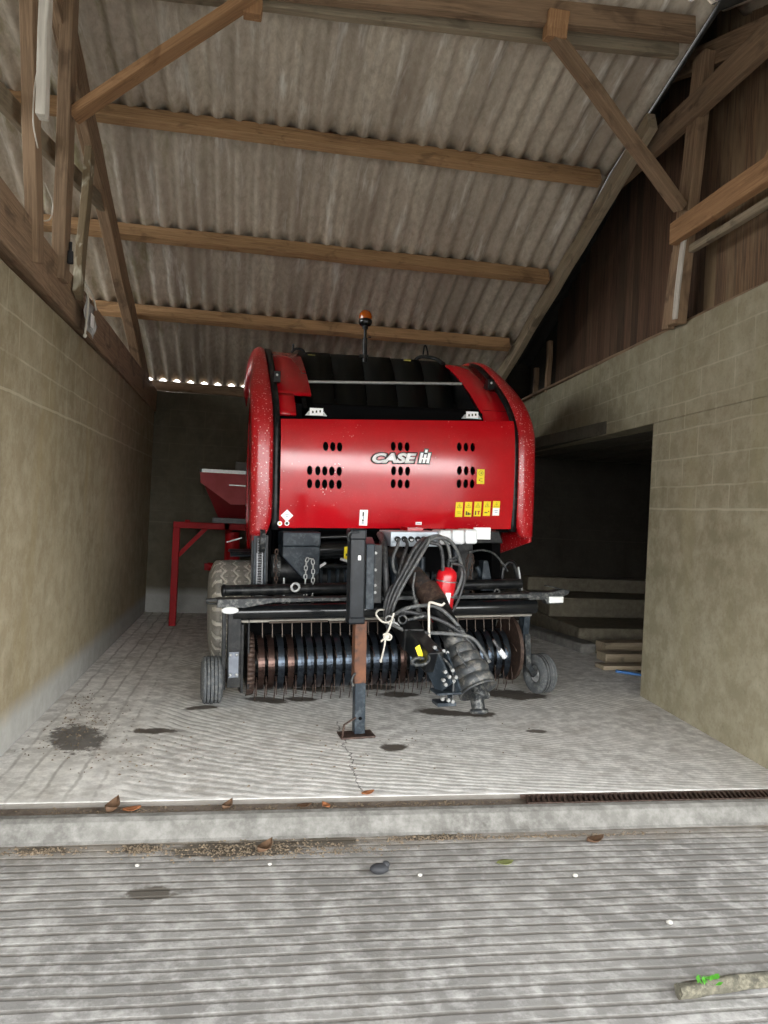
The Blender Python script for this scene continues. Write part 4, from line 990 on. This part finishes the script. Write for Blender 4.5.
# drive shaft
m = MB(); m.cyl((.05, .1, 1.12), (.21, -.30, .86), .085, .075, n=20); m.cyl((.21, -.30, .86), (.25, -.42, .77), .095, .09, n=20, mi=1); m.cyl((.25, -.42, .77), (.33, -.60, .52), .085, .08, n=20, mi=2)
ds = part(m, 'drive_shaft', [PTOM, RUST, BLK])
A0, A1 = Vector((.325, -.58, .545)), Vector((.415, -.84, .225)); ax = (A1-A0); L_ = ax.length
m = MB(); pr = [(.05, -.02)]
for k in range(5):
    t = k/5; r = .085+.055*min(1, t*1.7); pr += [(r-.014, L_*t), (r, L_*(t+.03)), (r+.004, L_*(t+.11)), (r-.004, L_*(t+.17)), (r-.016, L_*(t+.19))]
pr += [(.138, L_*.985), (.142, L_*1.03), (.134, L_*1.035), (.12, L_*.9), (.06, L_*.7)]
m.lathe(pr, A0, ax, 32); part(m, 'bellows', BELLOW, ds)
m = MB(); q0 = A0+ax*.7; q1 = A0+ax*1.12; m.cyl(q0, q1, .045, .05, n=14); m.ball(tuple(A0+ax*1.08), .055, 12); m.cyl((.36, -.90, .19), (.48, -.86, .19), .03, n=12); m.cyl((.40, -.86, .19), (.405, -.90, .075), .05, .045, n=16); m.torus((.405, -.90, .09), (0, .2, 1), .048, .018, 18, 8)
part(m, 'shaft_yoke', DUSTY, ds)
m = MB(); m.tube(crv([(.31, -.64, .60), (.33, -.66, .63), (.37, -.65, .61), (.40, -.64, .56)], 4), .012, 8); m.tube(crv([(.27, -.60, .62), (.28, -.66, .60), (.31, -.67, .57)], 4), .012, 8); part(m, 'bellows_spring', DUSTY, ds)
m = MB(); m.tube([(.50, -.90, .58), (.565, -.90, .49)], .012, 8); m.tube([(.55, -.90, .51), (.59, -.90, .455)], [.018, .02], 10, mi=1); part(m, 'grease_hose', [RUB, WHITE], ds)
# hoses
def hose(pts, r=.012, mat=RUB, jit=0):
    m = MB(); m.tube(crv([Vector(p)+Vector((random.uniform(-1, 1), random.uniform(-1, 1), random.uniform(-1, 1)))*jit for p in pts], 7), r, 8)
    return part(m, 'hydraulic_hose', mat)
random.seed(5)
spine = [(-.12, -.40, .62), (-.11, -.40, .74), (-.05, -.40, .88), (.04, -.39, 1.03), (.13, -.37, 1.17)]
for k in range(6):
    dx = (k-2.5)*.024; dy = (-.02, .025, -.03, .01, .03, -.01)[k]; z = .02*(k % 3)
    up = [(x+dx*(.35+.65*i/4), y+dy, z0+.012*k*(i/4)) for i, (x, y, z0) in enumerate(spine)]
    if k < 3: end = [(.20+dx, -.33+dy, 1.235+z*.5), (.24+dx*.5, -.22, 1.25), (.18+dx, -.1, 1.24)]
    elif k == 3: end = [(.23, -.36, 1.25), (.33, -.36, 1.26), (.41, -.35, 1.20), (.46, -.34, 1.09), (.48, -.35, .98), (.43, -.36, .85), (.38, -.36, .80)]
    elif k == 4: end = [(.22, -.36, 1.22), (.28, -.37, 1.20), (.31, -.36, 1.10), (.32, -.34, .98), (.33, -.3, .88)]
    else: end = [(.20, -.36, 1.26), (.29, -.34, 1.27), (.36, -.33, 1.20), (.39, -.33, 1.05), (.38, -.33, .92)]
    hose(up+end, .014, RUBL if k % 2 else RUB, .004)
hose([(0, -.22, 1.24), (-.03, -.30, 1.20), (-.075, -.33, 1.09), (-.05, -.33, 1.0), (.02, -.33, .985), (.09, -.33, 1.08), (.17, -.33, 1.19), (.22, -.28, 1.25)], .013, RUBL)
hose([(.05, -.22, 1.24), (.05, -.29, 1.2), (.0, -.33, 1.08), (-.04, -.35, .95), (-.09, -.38, .80), (-.12, -.40, .64)], .013, RUB)
hose([(-.09, .0, 1.27), (-.11, -.2, 1.2), (-.125, -.3, 1.05), (-.115, -.32, .88), (-.10, -.33, .78)], .026, RUB)
hose([(.02, -.36, .94), (-.08, -.38, .90), (-.135, -.40, .80), (-.14, -.40, .68), (-.12, -.42, .60)], .018, RUBL)
hose([(.10, -.34, 1.0), (.08, -.36, .90), (.085, -.38, .82), (.10, -.38, .76)], .009, RUBL)
m = MB(); m.cyl((.09, -.38, .80), (.12, -.39, .70), .022, .026, n=12); part(m, 'plug_coupling', DUSTY)
hose([(-.14, -.44, .66), (-.14, -.54, .70), (-.05, -.62, .77), (.1, -.63, .79), (.21, -.63, .76), (.33, -.64, .65), (.41, -.68, .53), (.46, -.74, .45)], .014, RUBL)
hose([(-.12, -.46, .64), (-.09, -.58, .74), (.06, -.62, .725), (.25, -.64, .66), (.40, -.67, .55), (.45, -.74, .46)], .014, RUB)
hose([(-.12, -.44, .60), (-.16, -.6, .66), (-.03, -.68, .61), (.2, -.70, .60), (.40, -.71, .57), (.48, -.74, .49), (.52, -.80, .40)], .014, RUBL)
hose([(-.12, -.42, .68), (-.06, -.55, .72), (.02, -.58, .73), (.12, -.55, .72)], .011, RUB)
m = MB(); m.torus((-.10, -.70, .705), (.2, 1, 0), .028, .008, 18, 8); m.cyl((-.06, -.69, .70), (.06, -.67, .72), .012, .018, n=10); part(m, 'coupling_ring', DUSTY)
m = MB(); m.torus((-.17, -.62, .69), (.5, 1, .2), .03, .007, 16, 6); m.torus((-.13, -.6, .655), (.5, .4, .8), .035, .008, 16, 6); part(m, 'hose_clip', GALV)

# things hung on the baler (top level, placed in the baler's own frame)
BM = Matrix.Translation(BALER.location) @ Euler(BALER.rotation_euler, 'XYZ').to_matrix().to_4x4()
FE = thing('fire_extinguisher', 'red fire extinguisher strapped upright behind the hydraulic hoses', 'fire extinguisher')
FE.matrix_world = BM @ Matrix.Translation((.325, -.30, .605)) @ Matrix.Rotation(.10, 4, 'Y') @ Matrix.Rotation(.06, 4, 'X')
m = MB(); m.lathe([(0, 0), (.066, .002), (.076, .02), (.077, .37), (.070, .40), (.045, .42), (.025, .435), (0, .437)], (0, 0, 0), (0, 0, 1), 24); m.build('cylinder', FIRE, FE)
m = MB(); m.cyl((0, 0, .43), (0, 0, .48), .022, n=12); m.beam((-.01, 0, .47), (.06, -.01, .50), .02, .014); m.beam((-.01, 0, .485), (.055, -.02, .53), .02, .012); m.build('valve', BLK, FE)
m = MB(); m.box(-.02, .02, -.083, -.072, .10, .25); m.build('label_sticker', WLAB, FE)
m = MB(); m.torus((0, 0, .22), (0, 0, 1), .079, .006, 24, 6); m.torus((0, 0, .33), (0, 0, 1), .079, .006, 24, 6); m.build('strap', STEEL, FE)
m = MB(); m.tube(crv([(.02, -.03, .47), (.09, -.05, .46), (.13, -.04, .38), (.12, -.03, .25), (.075, -.05, .13), (.02, -.06, .06)], 5), .011, 8); m.build('hose', RUB, FE)
TW = thing('twine', 'frayed pale twine knotted round the hose bundle by the stand', 'string'); TW.matrix_world = BM
m = MB(); m.tube(crv([(-.17, -.72, .755), (-.19, -.72, .70), (-.24, -.70, .69), (-.29, -.70, .74), (-.27, -.68, .77), (-.21, -.6, .76)], 5), .007, 6); m.tube(crv([(-.17, -.72, .755), (-.20, -.73, .66), (-.225, -.73, .60), (-.24, -.74, .52), (-.262, -.74, .43)], 5), .0065, 6); m.build('cord', TWINE, TW)
m = MB(); m.ball((-.225, -.735, .595), (.025, .02, .022), 10); m.tube(crv([(-.25, -.74, .61), (-.22, -.75, .62), (-.19, -.74, .595), (-.20, -.73, .57), (-.24, -.74, .58), (-.26, -.73, .56)], 4), .007, 6); m.ball((-.262, -.74, .43), (.010, .01, .014), 8); m.build('knot', TWINE, TW)

# ------------------------------------------------------------------ hopper machine behind
H = thing('hopper_spreader', 'pinkish red hopper on a red tube frame standing by the back wall', 'hopper', (-.005, 9.2, 0))
def hp(m, n, mt, **k): return m.build(n, mt, H, **k)
m = MB()
def frus(m, a, b, mi=0):
    (x0, x1, y0, y1, z0), (X0_, X1_, Y0_, Y1_, z1) = a, b
    vs = [(x0, y0, z0), (x1, y0, z0), (x1, y1, z0), (x0, y1, z0), (X0_, Y0_, z1), (X1_, Y0_, z1), (X1_, Y1_, z1), (X0_, Y1_, z1)]
    m.add(vs, [(0, 1, 5, 4), (1, 2, 6, 5), (2, 3, 7, 6), (3, 0, 4, 7), (3, 2, 1, 0)], mi)
frus(m, (-.61, .30, -.12, .7, 1.72), (-.62, .31, -.12, .72, 1.85)); m.prism([(-.62, 1.73), (.31, 1.73), (.31, 1.50), (-.25, 1.48)], 1, -.13, -.11); hp(m, 'hopper', RED_D, solid=.006)
m = MB(); frus(m, (-.40, .24, .12, .5, 1.31), (-.59, .28, -.09, .6, 1.73)); hp(m, 'lower_hopper', mat_red('dark red paint', .1, '#7a0f16', '#5c0a10', .4), bevel=.01)
m = MB(); m.box(-.63, .32, -.14, -.11, 1.845, 1.885); m.box(-.63, .32, .70, .73, 1.845, 1.885); m.box(-.63, -.60, -.14, .73, 1.845, 1.885); m.box(.29, .32, -.14, .73, 1.845, 1.885); m.box(-.28, .3, -.135, -.12, 1.70, 1.715); hp(m, 'rim', GALV)
m = MB(); m.box(-.22, -.09, .0, .14, 1.86, 2.00); hp(m, 'motor_box', plain('grey box', '#5c5a55', .6), bevel=.01)
m = MB(); m.box(-.91, .36, -.05, .02, 1.17, 1.245); m.box(-.32, .36, .75, .82, 1.17, 1.245); m.box(-.32, -.25, -.05, .82, 1.17, 1.245); m.box(-.78, -.72, -.03, .0, 1.245, 1.27); hp(m, 'top_frame', RED_S, bevel=.006)
l0 = None
for x, y in ((-.87, -.015), (-.285, .785), (.32, -.015), (.32, .785)):
    if l0 is None: m = MB(); m.box(-.04, .04, -.04, .04, 0, 1.18); l0 = hp(m, 'leg', RED_S, bevel=.006); o = l0
    else: o = dup(l0, H)
    o.location = (x, y, 0)
m = MB(); m.beam((-.84, -.015, .84), (-.52, -.015, 1.19), .05, .05); hp(m, 'brace', RED_S)
m = MB(); m.cyl((-.22, .1, 1.14), (-.20, .1, .74), .09, .085, n=18); m.ball((-.2, .1, .74), (.085, .085, .03), 14); m.beam((-.28, .0, 1.02), (-.1, -.02, 1.08), .015, .015, mi=1); hp(m, 'gear_motor', [RED_S, GALV])
m = MB(); m.box(-.46, .3, .0, .4, 1.25, 1.31); hp(m, 'slide_plate', BLK)
m = MB(); m.cyl((-.50, .2, .70), (-.38, .2, .70), .05, n=14); m.box(-.54, -.49, .15, .25, .66, .74); m.cyl((-.38, .2, .7), (.32, .2, .7), .02, n=8); m.beam((.32, .0, .7), (.32, .77, .7), .04, .04); hp(m, 'side_shaft', RED_S)

# ------------------------------------------------------------------ small things
bgs = thing('plastic_bag', 'small clear plastic bag tied with white cord to the left tie beam', 'bag', (-1.245, 5.74, 2.66))
bgs.scale = (1, 1.25, 1.2)
m = MB(); m.grid(lambda u, v: (.012+.012*math.sin(v*9+u*4), -.12+.27*u+.02*math.sin(v*5), .02+.19*v), 8, 8); m.build('bag_sheet', CLEAR, bgs, solid=.004)
m = MB(); m.tube(crv([(-.005, -.10, .30), (.03, -.12, .2), (.03, -.13, .10), (.03, -.16, -.02)], 5), .007, 6); m.tube(crv([(.0, -.10, .29), (.03, -.02, .25), (.03, .10, .19)], 5), .007, 6); m.ball((.03, -.16, -.03), .014, 8); m.build('cord', TWINE, bgs)
m = MB(); m.box(.026, .03, -.02, .06, .06, .14); m.build('paper_slip', WLAB, bgs)
for pts, lb in (([(-1.268, 4.38, 3.85), (-1.258, 4.30, 3.68), (-1.258, 4.30, 3.5), (-1.268, 4.44, 3.42)], 'thin white cable looped beside the whitewashed stick'),
                ([(-1.272, 4.62, 3.30), (-1.26, 4.75, 3.24), (-1.26, 4.70, 3.12), (-1.305, 4.58, 3.07)], 'thin white cable dangling above the left tie beam')):
    m = MB(); m.tube(crv(pts, 6), .004, 6); tag(m.build('cable', WIREW), lb, 'cable')
m = MB(); m.cyl((-1.255, 5.20, 3.02), (-1.255, 5.20, 3.10), .022, .018, n=10); m.cyl((-1.255, 5.20, 3.10), (-1.255, 5.20, 3.16), .01, n=8); tag(m.build('cable_plug', BLACKST), 'small black plug lying at the foot of the left king post', 'plug')
for (x0, x1, y0, y1, z0, z1, r, lb) in ((3.52, 4.55, 6.92, 7.10, 0, .045, .04, 'pale board lying nearest the blue pipe in the opening'), (3.74, 4.75, 7.32, 7.52, 0, .09, .03, 'grey timber plank behind the nearest board in the opening'), (3.94, 4.95, 7.75, 7.95, 0, .13, .05, 'farthest grey plank before the low plinth in the opening')):
    timber('plank', (x0, (y0+y1)/2, (z0+z1)/2+.004), (x1, (y0+y1)/2+r*2, (z0+z1)/2+.004), y1-y0, z1-z0, W_GREY, lb, 'plank', group='planks lying in the side opening', rough=.002)
m = MB(); m.tube(crv([(3.62, 7.0-.14, .014), (3.72, 6.78, .014), (3.85, 6.66, .014), (3.98, 6.62, .014)], 6), .014, 8); tag(m.build('pipe', BLUEP), 'short blue plastic pipe on the floor beside the planks', 'pipe')
# log with a green sprout
lg = thing('mossy_log', 'short mossy log lying on the concrete at bottom right', 'log', (1.49, 2.285, -.1))
m = MB(); random.seed(11)
def logf(u, v):
    a = 2*PI*u; r = .024+.003*math.sin(3*a+v*9)+.002*math.sin(7*a-v*21); s = v*.62
    return (s, .04*v+r*math.cos(a)+.01*math.sin(v*5), .024+r*math.sin(a))
m.grid(logf, 20, 30, cu=True)
for v in (0, 1):
    c = (v*.62, .04*v+.01*math.sin(v*5), .024); ring = [logf(k/20, v) for k in range(20)]
    m.add(ring+[c], [(k, (k+1) % 20, 20) for k in range(20)])
m.build('trunk', BARK, lg)
m = MB()
for k in range(14):
    a = random.uniform(0, 2*PI); c = Vector((.10+random.uniform(-.03, .03), random.uniform(-.02, .015), .048+random.uniform(0, .012))); d = Vector((math.cos(a), math.sin(a), .5))*.016; e = Vector((-d.y, d.x, .002))*.5
    m.add([c, c+d+e, c+d*1.7, c+d-e], [(0, 1, 2, 3)])
m.build('sprout', GREEN, lg)
m = MB(); m.tube([(1.80, 2.37, -.096), (1.88, 2.375, -.094), (1.94, 2.38, -.096)], .004, 6); tag(m.build('twig', LEAFB), 'thin brown twig just behind the mossy log', 'twig')
# leaves along the drain
def leaf(x, y, z, s, mat, label, rot=0, curl=.4):
    m = MB(); random.seed(int(abs(x*1000)))
    def f(u, v):
        w = math.sin(PI*min(1, u*1.02))**.8*.45*s; t = (v-.5)*2
        a, b = (u-.5)*s*1.05, t*w*.75; zz = curl*s*(t*t*.3+(u-.4)**2)+.003
        return (a*math.cos(rot)-b*math.sin(rot), a*math.sin(rot)+b*math.cos(rot), zz)
    m.grid(f, 9, 5); o = m.build('leaf', mat, solid=.0015); o.location = (x, y, z); return tag(o, label, 'leaf', 'dead leaves on the concrete')
leaf(-.508, 3.77, -.023, .08, LEAFO, 'orange dead leaf in the drain left of the middle', .2)
leaf(-.60, 3.77, -.023, .10, LEAFB, 'dark curled leaf beside the orange leaf in the drain', 1.2, .9)
leaf(-.053, 3.77, -.023, .07, LEAFB, 'brown pointed leaf standing in the drain before the gauge wheel', .9, .9)
leaf(.33, 3.77, -.023, .07, LEAFB, 'brown leaf in the drain before the jack stand', .1)
leaf(.44, 3.77, -.023, .06, LEAFO, 'small tan leaf in the drain right of a brown leaf', 2.1)
leaf(.668, 3.86, .001, .07, LEAFO, 'orange leaf on the floor edge by the crack', .3)
leaf(1.75, 3.44, -.098, .09, LEAFB, 'brown leaf lying below the kerb at the right', .1, .6)
leaf(.13, 3.46, -.098, .09, LEAFB, 'dark curled leaf below the kerb left of the middle', .8, .8)
leaf(1.22, 3.26, -.098, .08, plain('greenish leaf', '#6b7040', .8), 'greenish leaf flat on the concrete right of the dark lump', .1, .2)
m = MB(); m.ball((0, 0, .02), (.045, .03, .022), 10); m.ball((.03, .012, .03), (.02, .018, .018), 8); o = m.build('stone', BLACKST); o.location = (.625, 3.22, -.1); tag(o, 'small black lump on the concrete in the foreground middle', 'stone')
for k, (x, y, s, lb) in enumerate(((.80, 3.18, .016, 'tiny white pebble just right of the dark lump'), (1.5, 3.12, .018, 'white pebble on the concrete at right foreground'), (1.72, 2.72, .02, 'pale pebble behind the mossy log'), (.15, 3.33, .014, 'white pebble below the kerb near the soil patch'), (-.42, 3.36, .014, 'white pebble by the left soil patch'))):
    m = MB(); s *= .75; m.ball((0, 0, s*.5), (s, s*.8, s*.6), 8); o = m.build('pebble', PEB); o.location = (x, y, -.1); tag(o, lb, 'pebble', 'pebbles on the concrete')
def litter(name, label, spots, n, z, seed, size=.012):
    random.seed(seed); m = MB()
    for k in range(n):
        cx, cy, rx, ry = random.choice(spots); x = random.gauss(cx, rx*.5); y = min(random.gauss(cy, ry*.5), 3.585 if z < -.05 else 9); r = random.uniform(.3, 1)*size; a = random.uniform(0, PI)
        d = Vector((math.cos(a), math.sin(a), 0))*r; e = Vector((-d.y, d.x, 0))*random.uniform(.25, .8); h = Vector((0, 0, random.uniform(.3, .8)*r)); p = Vector((x, y, z))
        m.add([p+d, p+e, p-d, p-e, p+h], [(0, 1, 4), (1, 2, 4), (2, 3, 4), (3, 0, 4), (3, 2, 1, 0)])
    return tag(m.build(name, SOIL), label, 'debris', None, 'stuff')
litter('soil_litter', 'dry soil and plant bits lying along the foot of the kerb', [(-.43, 3.52, .12, .05), (-.1, 3.48, .3, .09), (.15, 3.5, .4, .08), (.95, 3.55, .3, .04), (-.86, 3.53, .2, .04), (1.6, 3.53, .6, .02), (.4, 3.45, .4, .06)], 1700, -.1, 21, .011)
litter('dirt_crumbs', 'scattered dark crumbs on the barn floor along the left wall', [(-1.05, 4.85, .2, .35), (-1.15, 5.6, .1, .5), (-.95, 5.2, .2, .4), (-.6, 4.6, .6, .4), (.8, 4.6, 1.2, .5)], 420, .0, 22, .012)
litter('drain_dirt', 'dirt and plant bits filling the drain channel', [(-.6, 3.77, .5, .05), (.3, 3.77, .5, .05), (1.0, 3.77, .4, .05)], 800, -.025, 23, .010)

# ------------------------------------------------------------------ light: overcast daylight through the open front
w = bpy.data.worlds.new('overcast'); SC.world = w; w.use_nodes = True
bg = w.node_tree.nodes['Background']; nt = w.node_tree
tc = nt.nodes.new('ShaderNodeTexCoord'); sp = nt.nodes.new('ShaderNodeSeparateXYZ'); rp = nt.nodes.new('ShaderNodeValToRGB'); mpn = nt.nodes.new('ShaderNodeMath')
nt.links.new(tc.outputs['Generated'], sp.inputs[0]); mpn.operation = 'MULTIPLY_ADD'; mpn.inputs[1].default_value = .5; mpn.inputs[2].default_value = .5
nt.links.new(sp.outputs[2], mpn.inputs[0]); nt.links.new(mpn.outputs[0], rp.inputs[0])
e = rp.color_ramp.elements
while len(e) < 5: e.new(.5)
for q, (p, c) in zip(e, ((0, (.13, .13, .125)), (.49, (.13, .13, .125)), (.505, (.985, .985, .97)), (.56, (.90, .915, .92)), (.75, (.455, .475, .495)))):
    q.position = p; q.color = (*c, 1)
nt.links.new(rp.outputs[0], bg.inputs[0]); bg.inputs[1].default_value = 2.6

# ------------------------------------------------------------------ camera
cam = bpy.data.cameras.new('camera'); co = bpy.data.objects.new('camera', cam); COL.objects.link(co)
cam.sensor_fit = 'VERTICAL'; cam.sensor_height = 36; cam.sensor_width = 27; cam.lens = 745/1024*36; cam.clip_start = .05
R = ((0.98361, -0.1738, 0.048), (0.0468, -0.01099, -0.99884), (0.17412, 0.98472, -0.00267))   # camera right, down, forward
co.matrix_world = Matrix(((R[0][0], -R[1][0], -R[2][0], 0), (R[0][1], -R[1][1], -R[2][1], 0), (R[0][2], -R[1][2], -R[2][2], 1.5), (0, 0, 0, 1)))
SC.camera = co
SC.view_settings.view_transform = 'Standard'; SC.view_settings.look = 'None'; SC.view_settings.gamma = 1.0
SC.view_settings.use_curve_mapping = False; SC.view_settings.exposure = 2.45
